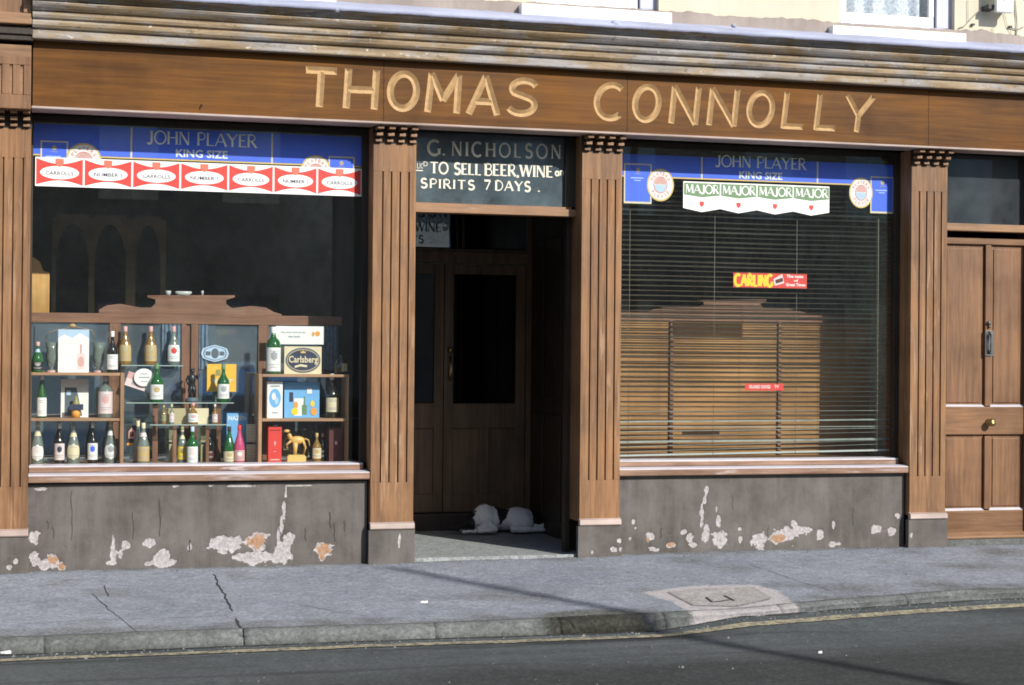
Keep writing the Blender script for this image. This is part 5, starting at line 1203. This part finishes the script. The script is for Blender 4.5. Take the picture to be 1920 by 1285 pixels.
# flagon on the right shelf
X0 = AX(640,.34); fgn = thing('stone_flagon', (X0,.34,zR1), 'dark squat flagon with beige label at the right end of the top shelf', 'flagon')
mb = MB(); mb.lathe(X0, .34, zR1, [(.0,0),(.04,0),(.05,.02),(.052,.06),(.042,.09),(.016,.11),(.014,.125),(.017,.13),(0,.13)], 20); fb = mb.build('body', BG['dark'], fgn)
mb = MB(); vs = []
for j in range(5):
    for i in range(7): a = -PI/2-.1+.9*i/6; rr = .0535; vs.append((X0+rr*math.cos(a), .34+rr*math.sin(a), zR1+.02+.055*j/4))
mb.add(vs, [(j*7+i, j*7+i+1, (j+1)*7+i+1, (j+1)*7+i) for j in range(4) for i in range(6)], 0, True); mb.build('label', P('buff'), fgn)
mb = MB(); mb.tube([(X0-.014,.34,zR1+.118),(X0-.045,.34,zR1+.115),(X0-.044,.34,zR1+.08)], .005, 7); mb.build('handle', BG['dark'], fgn)

# ================================================================== WINDOW BANNERS
GY = GL_Y+.006
def band(pxl, pxr, pyl_top, pyl_bot, pyr_bot, label, pk, circ, txt, ks, div, pk2, circ2):
    """blue pelmet sticker: everything in real metres on the glass"""
    x0, x1 = AX(pxl, GY, 300), AX(pxr, GY, 300); zb = (at(pxl, pyl_bot, GY)[1]+at(pxr, pyr_bot, GY)[1])/2; zt = zb+(at(pxl, pyl_top, GY)[1]-at(pxl, pyl_bot, GY)[1])
    o = thing('blue_banner', ((x0+x1)/2, GY, zb), label, 'window sticker')
    L = lambda k: GY-.0006*k
    mb = MB(); mb.box(x0, x1, L(0), L(0)+.0004, zb+.010, zt); mb.build('blue_field', P('blue'), o)
    mb = MB(); mb.quad(x0, x1, L(0), zb, zb+.0095); mb.build('gold_edge', P('gold'), o)
    for d in div:
        X = AX(d, GY, 300); mb = MB(); mb.quad(X-.006, X+.006, L(1), zb+.0, zt); mb.build('divider', P('cream'), o)
    def Z(px, py): # z from the band's own bottom line
        yb_ = pyl_bot+(pyr_bot-pyl_bot)*(px-pxl)/(pxr-pxl); return zb+(at(px, py, GY)[1]-at(px, yb_, GY)[1])
    mb = MB(); a, b, c, d = txt; stroke_text(mb, 'JOHN PLAYER', AX(a,GY,c), AX(b,GY,c), Z(a,d), Z(a,c), L(2), .075, .036, .06, .10); mb.build('lettering', P('letter_gold'), o)
    mb = MB(); a, b, c, d = ks; btext(mb, 'KING SIZE', AX(a,GY,c), AX(b,GY,c), Z(a,d), Z(a,c), L(2), 0, .025); mb.build('lettering', P('white'), o)
    for (a, b, c, d) in (pk, pk2):
        X0_, X1_ = AX(a,GY,c), AX(b,GY,c); z0_, z1_ = Z(a,d), Z(a,c)
        mb = MB(); mb.quad(X0_, X1_, L(3), z0_, z1_); g_ = mb.build('packet_border', P('cream'), o)
        mb = MB(); mb.quad(X0_+.010, X1_-.010, L(4), z0_+.014, z1_-.009); mb.build('packet_face', P('blue'), g_)
        mb = MB(); xm_ = (X0_+X1_)/2; mb.sheet(ellpts(xm_, z1_-.045, .014, .016, 14), L(5)); mb.quad(xm_-.022, xm_+.022, L(5), z1_-.072, z1_-.069); mb.build('packet_crest', P('buff'), g_)
        mb = MB(); mb.quad(xm_-.055, xm_+.04, L(5), z1_-.105, z1_-.098).quad(xm_-.028, xm_+.02, L(5), z1_-.122, z1_-.116); mb.build('packet_print', P('paleblue'), g_)
    for (a, c, rx, rz) in (circ, circ2):
        X = AX(a,GY,c); zc = Z(a,c); rX = rx/283.; rZ = rz/283.
        mb = MB(); mb.sheet(ellpts(X, zc, rX, rZ), L(6)); g_ = mb.build('badge_rim', P('gold'), o)
        mb = MB(); mb.sheet(ellpts(X, zc, rX*.90, rZ*.90), L(7)); mb.build('badge_face', P('white'), g_)
        # ring lettering
        mb = MB(); 
        for wrd, a0, a1, fl_ in (("PLAYERS", 150, 30, 1), ("PLEASE", 218, 322, -1)):
            for i, chh in enumerate(wrd):
                ang = math.radians(a0+(a1-a0)*i/(len(wrd)-1)); t_ = MB(); btext(t_, chh, -.0085, .0085, -.011, .011, 0)
                rot = ang-PI/2 if fl_ > 0 else ang+PI/2
                mb.add([(X+rX*.70*math.cos(ang)+v[0]*math.cos(rot)-v[2]*math.sin(rot), L(8), zc+rZ*.70*math.sin(ang)+v[0]*math.sin(rot)+v[2]*math.cos(rot)) for v in t_.v], t_.f)
        mb.build('badge_lettering', P('red'), g_)
        mb = MB(); mb.sheet([(X+rX*.45*math.cos(t), zc+rZ*.45*math.sin(t)) for t in [PI+PI*i/12 for i in range(13)]], L(8)); mb.build('badge_centre', P('paleblue'), g_)
        mb = MB(); mb.sheet([(X+rX*.42*math.cos(t), zc+.004+rZ*.42*math.sin(t)) for t in [PI*i/12 for i in range(13)]], L(8)); mb.build('badge_centre', P('pink'), g_)
        rg = MB(); n_ = 28; rg.add([(X+rX*q_*math.cos(2*PI*i/n_), L(8.5), zc+rZ*q_*math.sin(2*PI*i/n_)) for q_ in (.47, .51) for i in range(n_)], [(i, (i+1) % n_, (i+1) % n_+n_, i+n_) for i in range(n_)]); rg.build('badge_ring', P('red'), g_)
    return o
band(60, 679, 234, 294, 312, 'blue and gold tobacco banner above the red and white strip in left window', (76,128,266,335), (157,304,32,33), (276,481,246,270), (330,427,280,295), (246,510), (616,665,291,356), (592,322,30,33))
band(1164, 1684, 288, 331, 351, 'blue and gold tobacco banner above green pennants in the right window', (1170,1222,306,381), (1238,347,29,33), (1342,1511,291,312), (1386,1467,321,335), (1316,1533), (1632,1676,331,400), (1614,362,27,32))
# red and white strip
rx = [66,157,248,338,428,513,595,678]
o = thing('red_banner', (AX(370,GY,330), GY-.006, AZt(66,350,GY)), 'red and white scalloped tobacco strip reading CARROLLS NUMBER 1 in left window', 'window sticker')
zt_r = (AZt(66,297,GY)+AZt(670,314,GY))/2; zb_r = (AZt(66,350,GY)+AZt(678,368,GY))/2
Q = GY-.0062
mb = MB(); mb.box(AX(66,Q,330), AX(678,Q,330), Q, Q+.0004, zb_r, zt_r); mb.build('white_backing', P('white'), o)
for i in range(7):
    x0, x1 = AX(rx[i],Q,330)+.006, AX(rx[i+1],Q,330)-.006; xm_ = (x0+x1)/2; H_ = zt_r-zb_r; nA = 12
    top = [(x0+(x1-x0)*t/nA, zt_r-.008-.034*math.sin(PI*t/nA)) for t in range(nA+1)]; bot = [(x0+(x1-x0)*t/nA, zb_r+.010+.030*math.sin(PI*t/nA)) for t in range(nA+1)]
    mb = MB(); vs = [(a, Q-.0006, b) for a, b in bot+top]; n_ = nA+1; mb.add(vs, [(j, j+1, j+1+n_, j+n_) for j in range(nA)]); pn = mb.build('red_panel', P('red'), o)
    mb = MB(); zc = zt_r-H_*.52; mb.sheet(ellpts(xm_, zc, (x1-x0)*.42, H_*.23), Q-.0012); mb.build('white_oval', P('white'), pn)
    mb = MB(); btext(mb, 'CARROLLS' if i % 2 == 0 else 'NUMBER 1', xm_-(x1-x0)*.30, xm_+(x1-x0)*.30, zc-.016, zc+.008, Q-.0018, 0, .012); mb.build('oval_lettering', P('navy'), pn)
    mb = MB(); zs2 = zt_r-.008; mb.sheet([(xm_-.026, zs2), (xm_-.026, zs2-.03), (xm_-.015, zs2-.046), (xm_, zs2-.053), (xm_+.015, zs2-.046), (xm_+.026, zs2-.03), (xm_+.026, zs2)][::1], Q-.0024); mb.build('shield', flat('print_salmon', (.66,.16,.10)), pn)
# green pennants
mx = [1281,1350.5,1419,1487,1555]
o = thing('green_banner', (AX(1418,GY,370), GY-.006, AZt(1418,395,GY)), 'strip of four green and white pennants reading MAJOR under right blue banner', 'window sticker')
for i in range(4):
    x0, x1 = AX(mx[i],Q,370), AX(mx[i+1],Q,370); zt = (AZt(1281,338,Q)+AZt(1555,352,Q))/2; zb = (AZt(1281,389,Q)+AZt(1555,400,Q))/2; xm_ = (x0+x1)/2
    mb = MB(); mb.sheet([(x0, zb), (xm_, zb-.026), (x1, zb), (x1, zt), (x0, zt)], Q); pn = mb.build('pennant', P('white'), o)
    g0 = zt-.010; g1 = zt-.095
    mb = MB(); mb.sheet([(x0+.006, g1), (xm_, g1-.016), (x1-.004, g1), (x1-.004, g0), (x0+.006, g0)], Q-.0006); mb.build('green_field', P('green'), pn)
    mb = MB(); mb.add([(x0+.006,Q-.0006,g1-.012),(xm_,Q-.0006,g1-.028),(x1-.004,Q-.0006,g1-.012),(x1-.004,Q-.0006,g1-.020),(xm_,Q-.0006,g1-.036),(x0+.006,Q-.0006,g1-.020)], [(5,4,1,0),(4,3,2,1)]); mb.build('chevron', P('palepink'), pn)
    mb = MB(); stroke_text(mb, 'MAJOR', x0+.018, x1-.014, g1+.012, g0-.012, Q-.0012, .10, .035, .06, .08); mb.build('lettering', P('white'), pn)
    mb = MB(); zs2 = g1-.046; mb.sheet([(xm_-.017, zs2), (xm_-.017, zs2-.022), (xm_, zs2-.042), (xm_+.017, zs2-.022), (xm_+.017, zs2)], Q-.0012); mb.build('shield', P('red'), pn)
# lager sticker and small red sticker
def sx_(a, b, c, d, lb, basec='red'):
    x0, x1 = AX(a,GY,c), AX(b,GY,c); z0, z1 = AZt((a+b)/2,d,GY), AZt((a+b)/2,c,GY); o = thing('window_sticker', ((x0+x1)/2, GY, z0), lb, 'window sticker'); 
    mb = MB(); mb.box(x0, x1, GY-.0004, GY, z0, z1); mb.build('sticker_base', P(basec), o); return o, x0, x1, z0, z1
o, x0, x1, z0, z1 = sx_(1375, 1513, 513, 540, 'red and yellow sticker reading CARLING in the middle of the blind window')
U = lambda u: x0+(x1-x0)*u; Vv = lambda v: z0+(z1-z0)*v
mb = MB(); stroke_text(mb, 'CARLING', U(.02), U(.53), Vv(.10), Vv(.88), GY-.0012, .13, .10, 0, .14); mb.build('lettering', P('brightyellow'), o)
mb = MB(); mb.sheet([(U(.56),Vv(.15)),(U(.69),Vv(.35)),(U(.66),Vv(.98)),(U(.54),Vv(.60))], GY-.0012); mb.build('packet', P('palepink'), o)
mb = MB(); mb.sheet([(U(.575),Vv(.30)),(U(.675),Vv(.46)),(U(.665),Vv(.72)),(U(.565),Vv(.55))], GY-.0018); mb.build('packet_label', P('maroon'), o)
mb = MB(); btext(mb, 'The taste', U(.72), U(.95), Vv(.72), Vv(.94), GY-.0012, 0, .03); btext(mb, 'of', U(.82), U(.88), Vv(.46), Vv(.62), GY-.0012, 0, .03); btext(mb, 'Great Times', U(.71), U(.98), Vv(.14), Vv(.36), GY-.0012, 0, .03); mb.build('small_lettering', P('white'), o)
o, x0, x1, z0, z1 = sx_(1397, 1469, 719.5, 732.5, 'narrow red sticker low down in the middle of the blind window')
mb = MB(); btext(mb, 'GUARD DOGS', U(.10), U(.66), Vv(.28), Vv(.80), GY-.0012, 0, .04); btext(mb, 'TV', U(.76), U(.88), Vv(.35), Vv(.80), GY-.0012, 0, .04); mb.build('lettering', P('palepink'), o)

# ================================================================== VENETIAN BLIND
YBL = .215
M['slat'] = plain('slat_grey_green', (.31,.35,.32), .32, .0, .25, 6)
bl = thing('venetian_blind', (AX(1420,YBL), YBL, FZ), 'grey-green venetian blind hanging behind the right window, slats sagging at the bottom right', 'blind')
x0b, x1b = AX(1150,YBL), AX(1678,YBL); x1s = AX(1655,YBL)
ztop_b = AZt(1400, 345, YBL); zbot = AZt(1400, 846, YBL); ns = 54; step = (ztop_b-zbot)/ns
def slat_mesh(droopL, droopR, tilt, wd=.034, len1=x1b):
    mb = MB(); nn = 14; vs = []; L_ = len1-x0b
    for i in range(nn+1):
        t = i/nn; X = x0b+L_*t; dz = droopL*(1-t)+droopR*t+.0012*math.sin(t*9+droopL*300)
        for k in range(5):
            s_ = (k/4-.5)*wd; vs.append((X, YBL+s_*math.cos(tilt), dz+s_*math.sin(tilt)+.0028*(1-(2*k/4-1)**2)))
    mb.add(vs, [(i*5+k, (i+1)*5+k, (i+1)*5+k+1, i*5+k+1) for i in range(nn) for k in range(4)], 0, True)
    return mb
base = None
shared = [slat_mesh(0, 0, math.radians(a)) for a in (-13, -18, -10, -15, -20, -12, -16)]
shm = []
for q_ in shared:
    me = q_.mesh('slat', (0,0,0)); me.materials.append(M['slat']); shm.append(me)
for i in range(ns+1):
    zc = ztop_b-step*i; low = ns-i
    if low <= 12:
        lift = (12-low)/12; dr_ = .045*lift*lift
        me = slat_mesh(-.002*lift, dr_-(.02 if low in (2, 5) else 0), math.radians(random.choice((-12, -8, 0, 16))+16*lift*random.random())).mesh('slat'); me.materials.append(M['slat'])
    else: me = shm[(i*5+i//3) % 7]
    o = bpy.data.objects.new('slat', me); link(o, bl, WL[bl.name]); o.location = Vector((0, 0, zc))-WL[bl.name]
    if low > 12: o.rotation_euler = (0, random.uniform(-.0008, .0008), 0); o.location.z += random.uniform(-.0022, .0022)
mb = MB(); mb.box(x0b, x1b, YBL-.018, YBL+.018, ztop_b+.01, ztop_b+.06); mb.build('head_rail', M['slat'], bl)
zr0 = AZt(1170, 853, YBL); zr1 = AZt(1670, 842, YBL)
mb = MB(); vs = [(x0b,YBL-.018,zr0-.012),(x1b,YBL-.018,zr1-.012),(x1b,YBL+.018,zr1-.012),(x0b,YBL+.018,zr0-.012),(x0b,YBL-.018,zr0),(x1b,YBL-.018,zr1),(x1b,YBL+.018,zr1),(x0b,YBL+.018,zr0)]
mb.add(vs, [(0,3,2,1),(4,5,6,7),(0,1,5,4),(1,2,6,5),(2,3,7,6),(3,0,4,7)]); mb.build('bottom_rail', flat('pale_rail', (.45,.48,.46), .4), bl)
for px in (1178, 1337, 1491, 1641):
    X = AX(px, YBL); mb = MB(); mb.tube([(X, YBL-.019, zbot-.02), (X, YBL-.019, ztop_b+.02)], .0016, 5); mb.build('ladder_cord', flat('cord', (.22,.22,.19)), bl)
X = AX(1646, YBL-.03); mb = MB(); mb.tube([(X, YBL-.03, AZt(1640, 840, YBL)), (X, YBL-.03, ztop_b)], .0015, 5)
for k in range(16): mb.ell(X, YBL-.03, AZt(1640, 560+k*14, YBL), .0035, .0035, .0045, 6, 4)
mb.build('bead_cord', flat('cord_bead', (.4,.38,.28)), bl)

# ================================================================== DOG
DYc = 1.50
def dog():
    x0 = AX(862, DYc, 990); x1 = AX(1018, DYc, 990); L_ = x1-x0; g = FLZ
    X_ = lambda u: x0+L_*u
    mb = MB(); E = lambda u, y, z, rx, ry, rz: mb.ell(X_(u), DYc+y, g+z, rx, ry, rz, 18, 12)
    E(.30, .02, .105, .095, .10, .105); E(.42, .04, .095, .10, .105, .095); E(.56, .05, .085, .11, .105, .085); E(.68, .00, .092, .125, .11, .092); E(.78, .03, .085, .09, .10, .085)
    E(.73, -.07, .065, .085, .05, .07)            # thigh
    E(.88, .05, .055, .05, .06, .052)
    E(.18, -.01, .085, .06, .065, .06)            # neck
    E(.07, -.03, .062, .062, .055, .052)          # skull
    E(-.04, -.055, .042, .045, .033, .030); E(-.09, -.07, .036, .026, .025, .022)   # muzzle
    def limb(pts, r0, r1):
        n = 14
        for i in range(n+1):
            t = i/n*(len(pts)-1); k = min(int(t), len(pts)-2); f = t-k; p = Vector(pts[k]).lerp(Vector(pts[k+1]), f); r = r0+(r1-r0)*i/n
            mb.ell(X_(p.x), DYc+p.y, g+p.z, r, r, r, 10, 7)
    limb([(.30,-.08,.07),(.20,-.13,.030),(.02,-.14,.022)], .034, .019); E(.0, -.145, .020, .030, .022, .018)
    limb([(.33,-.06,.06),(.36,-.14,.03),(.22,-.165,.022)], .034, .018); E(.19, -.17, .019, .028, .020, .017)
    limb([(.70,-.09,.045),(.58,-.13,.028),(.72,-.145,.022),(.90,-.13,.02)], .036, .017); E(.93, -.13, .019, .034, .021, .018)
    limb([(.82,-.03,.04),(.92,-.06,.03),(.97,-.05,.04)], .03, .018); E(.985, -.055, .035, .022, .02, .028)
    limb([(.88,.06,.06),(.97,.07,.04),(1.0,.02,.022),(.95,-.01,.016)], .02, .010)  # tail
    me = mb.mesh('dog_tmp'); o = bpy.data.objects.new('dog_tmp', me); COL.objects.link(o)
    r = o.modifiers.new('r', 'REMESH'); r.mode = 'VOXEL'; r.voxel_size = .006; s = o.modifiers.new('s', 'SMOOTH'); s.iterations = 5; s.factor = .6
    bpy.context.view_layer.update(); res = bpy.data.meshes.new_from_object(o.evaluated_get(bpy.context.evaluated_depsgraph_get())); bpy.data.objects.remove(o)
    org = Vector((X_(.5), DYc, g)); col = []
    for v in res.vertices:
        c = v.co; u = (c.x-x0)/L_; z = c.z-g; y = c.y-DYc; n_ = .05*n3(c.x, c.y, c.z, 18)+.02*n3(c.x, c.z, c.y, 60)
        k = 0
        if u+n_ < .155-.0*z and z > .028: k = 1
        bx_ = .455+.40*(z-.05)      # slanting black saddle, wider towards the spine
        if abs(u+n_*.4-bx_) < .012+.60*(z-.05) and z > .05 and .36 < u < .60: k = 1
        if u+n_ > .865 and z > .032 and y > -.06: k = 1
        if u < -.03: k = 1
        tanv = .5*max(0, n3(c.x, c.y, c.z, 9))
        col += [0 if k else 1-tanv*.25]
        c.x += .003*n3(c.x, c.y, c.z, 60); c.z += .004*n3(c.y, c.z, c.x, 45); c.y += .004*n3(c.z, c.x, c.y, 40)
    for v in res.vertices: v.co -= org
    a = res.attributes.new('pelt', 'FLOAT', 'POINT'); a.data.foreach_set('value', col)
    for p in res.polygons: p.use_smooth = True
    mt, nd, ln, bs = newmat('dog_coat'); v = coords(nd, ln, (1,1,1)); n = nz(nd, ln, v, 120, 5, .7)
    at_ = nd.new('ShaderNodeAttribute'); at_.attribute_name = 'pelt'
    w_ = ramp(nd, ln, n, [(.3, (.86,.83,.79)), (.7, (.95,.94,.92))]); k_ = ramp(nd, ln, n, [(.3, (.008,.008,.008)), (.7, (.025,.022,.02))])
    ln.new(mix(nd, ln, at_.outputs['Fac'], k_, w_), bs.inputs['Base Color']); bs.inputs['Roughness'].default_value = .85; bump(nd, ln, bs, n, .6, .004)
    res.materials.clear(); res.materials.append(mt)
    d = thing('dog', org, 'black and white dog lying asleep in the shaded doorway', 'dog')
    b = bpy.data.objects.new('body', res); link(b, d, org)
    blk = plain('dog_black', (.012,.011,.011), .7)
    for s_, yy in ((-1, -.085), (1, .02)):
        e = MB(); c = Vector((X_(.09), DYc+yy, g+.095)); e.add([c+Vector(q) for q in ((-.02,0,.012),(.03,0,.012),(.035,.012*s_,-.02),(.01,.022*s_,-.045),(-.015,.015*s_,-.02),(-.02,.006*s_,.008),(.03,.006*s_,.008),(.035,.018*s_,-.02),(.01,.028*s_,-.045),(-.015,.021*s_,-.02))], [(0,1,2,3,4),(9,8,7,6,5),(0,5,6,1),(1,6,7,2),(2,7,8,3),(3,8,9,4),(4,9,5,0)]); e.build('ear', blk, d)
    e = MB(); e.ell(X_(-.125), DYc-.078, g+.042, .010, .012, .009, 10, 7); e.build('nose', flat('dog_nose', (.01,.01,.01), .3), d)
    e = MB(); e.ell(X_(.02), DYc-.082, g+.072, .005, .003, .003, 8, 6); e.build('closed_eye', flat('dog_nose', (.01,.01,.01)), d)
dog()

# ================================================================== UPPER WALL FITTINGS
bX0, bX1 = AX(1869, -.14, 10), AX(1901, -.14, 10); bz0 = AZt(1885, 23, -.14)
bo_ = thing('wall_box', ((bX0+bX1)/2, -.07, bz0), 'white electrical box on a dark bracket on the cream wall at top right', 'electrical box')
mb = MB(); mb.box(bX0, bX1, -.14, -.10, bz0, bz0+.24); mb.build('housing', M['white_paint'], bo_, bevel=.006)
mb = MB(); mb.add([(bX0+.05,-.1415,bz0+.09),(bX0+.062,-.1415,bz0+.072),(bX0+.085,-.1415,bz0+.125),(bX0+.079,-.1415,bz0+.128),(bX0+.062,-.1415,bz0+.088),(bX0+.055,-.1415,bz0+.096)], [(0,1,4,5),(1,2,3,4)]); mb.build('tick_mark', P('grey'), bo_)
mb = MB(); mb.box(bX0-.045, bX0+.02, -.10, -.0, bz0+.025, bz0+.06); mb.build('bracket', M['iron'], bo_, bevel=.003)
mb = MB(); mb.box(bX1-.03, bX1-.005, -.10, 0, bz0+.025, bz0+.05); mb.build('bracket', M['iron'], bo_, bevel=.003)
cb = thing('wall_cable', (bX0, -.02, bz0), 'thin grey cables straggling over the cream wall beside the white box', 'cable')
def cab(pts, r=.003):
    mb = MB(); mb.tube([(AX(a,-.012,b), -.012, AZt(a,b,-.012)) for a, b in pts], r, 5); mb.build('strand', flat('cable_grey', (.30,.28,.22)), cb)
cab([(1836,20),(1822,34),(1808,50),(1797,53)]); cab([(1861,52),(1864,70),(1868,88),(1870,95)], .002); cab([(1903,0),(1906,30),(1907,55),(1904,75)], .005); cab([(1883,24),(1889,50),(1896,60),(1890,80),(1880,92)], .002); cab([(1920,50),(1908,56),(1895,52)], .004); cab([(1815,0),(1815,40)], .002)
mb = MB()
for a, b in ((1825,46),(1895,50),(1916,98)): mb.box(AX(a,-.02,b)-.012, AX(a,-.02,b)+.012, -.024, -.004, AZt(a,b,-.02)-.006, AZt(a,b,-.02)+.006)
mb.build('cable_clip', M['iron'], cb)

# ================================================================== ACROSS THE STREET (seen only in reflections, and casting the post shadow)
g = MB(); g.box(-40, 50, -30, -13.2, -.10, .0); g.build('far_pavement', M['pavement'], kind='structure')
post = thing('telegraph_pole', (8.78, -13.35, -.12), 'tall tapered timber pole on the far side of the street', 'pole')
mb = MB(); mb.tube([(8.78,-13.35,-.12),(8.78,-13.35,3),(8.78,-13.35,8.5)], .08, 12, r1=.05); mb.build('shaft', M['door'], post)
tb = thing('opposite_building', (4, -18.5, 0), 'plain rendered two storey building across the street', 'building')
far = plain('far_render', (.55,.52,.46), .9, 0, .2, 1)
for k in range(6):
    x = -16+k*7
    mb = MB(); mb.box(x, x+6.98, -26, -18.5, 0, 6.6+.5*(k % 3)); mb.build('house_wall', far, tb)
    for j in range(3):
        for z in (.9, 4.0):
            mb = MB(); mb.box(x+.8+j*2.1, x+1.8+j*2.1, -18.5, -18.46, z, z+1.5); mb.build('window', M['glass_dark'], tb)

# dark saloon parked across the street, mirrored in the display glass
cx0, cyc, cz = .9, -12.35, -.125
car = thing('parked_car', (cx0+2.1, cyc, cz), 'dark blue saloon parked across the street, seen only as a reflection in the display glass', 'car')
paint = plain('car_paint', (.02,.028,.05), .15, .2, .05, 4, .8); chrome = flat('chrome_trim', (.8,.82,.85), .12); tyre = flat('tyre_rubber', (.015,.015,.015), .8)
W2 = .8
def carprism(prof, w0, w1, name, mat, parent=car, bev=.05, zt=None):
    """side profile (x,z), half width w0 at the bottom and w1 at the top"""
    zs_ = [p[1] for p in prof]; lo, hi = min(zs_), max(zs_); n = len(prof); vs = []
    for s__ in (-1, 1):
        for x, z in prof: t = (z-lo)/(hi-lo); vs.append((cx0+x, cyc+s__*(w0+(w1-w0)*t), cz+z))
    mb = MB(); mb.add(vs, [[i, (i+1) % n, (i+1) % n+n, i+n] for i in range(n)]+[list(range(n-1, -1, -1)), list(range(n, 2*n))]); o = mb.build(name, mat, parent, bevel=bev)
    bm_ = bmesh.new(); bm_.from_mesh(o.data); bmesh.ops.recalc_face_normals(bm_, faces=bm_.faces); bm_.to_mesh(o.data); bm_.free(); return o
carprism([(.05,.35),(.0,.55),(.05,.78),(.5,.86),(1.1,.90),(2.9,.92),(3.9,.86),(4.2,.74),(4.22,.45),(4.15,.30),(3.75,.28),(3.65,.45),(3.4,.56),(3.15,.45),(3.05,.25),(1.2,.25),(1.1,.45),(.85,.56),(.6,.45),(.5,.30)], .80, .76, 'body', paint)
cab_ = carprism([(.75,.88),(1.25,1.30),(1.5,1.36),(2.3,1.37),(2.55,1.32),(3.15,.90)], .76, .60, 'cabin', paint)
for s__ in (-1, 1):
    for pr in ([(.98,.93),(1.32,1.27),(1.85,1.30),(1.85,.93)], [(1.93,.93),(1.93,1.30),(2.42,1.28),(2.95,.93)]):
        mb = MB(); mb.add([(cx0+x, cyc+s__*(.76-.16*(z-.88)/.49+.012), cz+z) for x, z in pr], [(0,1,2,3)]); mb.build('side_window', M['glass_dark'], cab_)
    mb = MB(); mb.tube([(cx0+.92, cyc+s__*.765, cz+.90), (cx0+1.27, cyc+s__*.64, cz+1.29), (cx0+1.55, cyc+s__*.62, cz+1.34), (cx0+2.3, cyc+s__*.62, cz+1.35), (cx0+2.52, cyc+s__*.64, cz+1.30), (cx0+3.05, cyc+s__*.765, cz+.92)], .032, 6); mb.build('window_trim', chrome, cab_)
    mb = MB(); mb.box(cx0+.1, cx0+4.1, cyc+s__*.80-.01, cyc+s__*.80+.01, cz+.62, cz+.64); mb.build('side_trim', chrome, car)
    for wx in (.85, 3.4):
        mb = MB(); mb.lathe(0, 0, -.08, [(.18,0),(.29,.0),(.305,.03),(.305,.13),(.29,.16),(.18,.16)], 24); mb.v = [(cx0+wx+a, cyc+s__*.70+c, cz+.305+b) for a, b, c in mb.v]; w_o = mb.build('wheel', tyre, car)
        mb = MB(); mb.lathe(0, 0, -.085, [(0,0),(.19,.01),(.19,.16),(0,.17)], 20); mb.v = [(cx0+wx+a, cyc+s__*.70+c, cz+.305+b) for a, b, c in mb.v]; mb.build('hub_cap', chrome, w_o)
for xa, xb, nm in ((.80, 1.24, 'rear_window'), (3.08, 2.58, 'windscreen')):
    mb = MB(); za, zb2 = .93, 1.28; mb.add([(cx0+xa-.02 if xa < 2 else cx0+xa+.02, cyc-.66, cz+za), (cx0+xa-.02 if xa < 2 else cx0+xa+.02, cyc+.66, cz+za), (cx0+xb-.04 if xa < 2 else cx0+xb+.04, cyc+.56, cz+zb2), (cx0+xb-.04 if xa < 2 else cx0+xb+.04, cyc-.56, cz+zb2)], [(0,1,2,3)]); mb.build(nm, M['glass_dark'], cab_)
for xx in (-.04, 4.2):
    mb = MB(); mb.box(cx0+xx, cx0+xx+.07, cyc-.78, cyc+.78, cz+.40, cz+.50); mb.build('bumper', chrome, car, bevel=.02)
for s__ in (-1, 1):
    mb = MB(); mb.lathe(0, 0, 0, [(0,.03),(.08,.02),(.09,0)], 16); mb.v = [(cx0+4.21+c, cyc+s__*.58+a, cz+.64+b) for a, b, c in mb.v]; mb.build('headlight', chrome, car)

# groups for things that repeat
GR = {'window_sticker': 'small stickers on the right window glass', 'blue_banner': 'blue tobacco banners at the tops of the windows', 'dotted_carton': 'dotted cartons standing on the display deck', 'poster_card': 'white poster cards on the left shelves',
      'glass_vase': 'glass vases beside the poster card', 'glass_shelf': 'glass shelves in the middle of the display', 'shelf_unit': 'pine shelf units in the bottle window', 'china_dish': 'white china on top of the screen', 'paper_scrap': 'scraps of litter on the ground', 'display_screen': 'wooden screens behind the shop windows'}
for o in list(bpy.data.objects):
    if o.parent is None and o.get('category'):
        g_ = GR.get(o.name.split('.')[0])
        if g_: o['group'] = g_
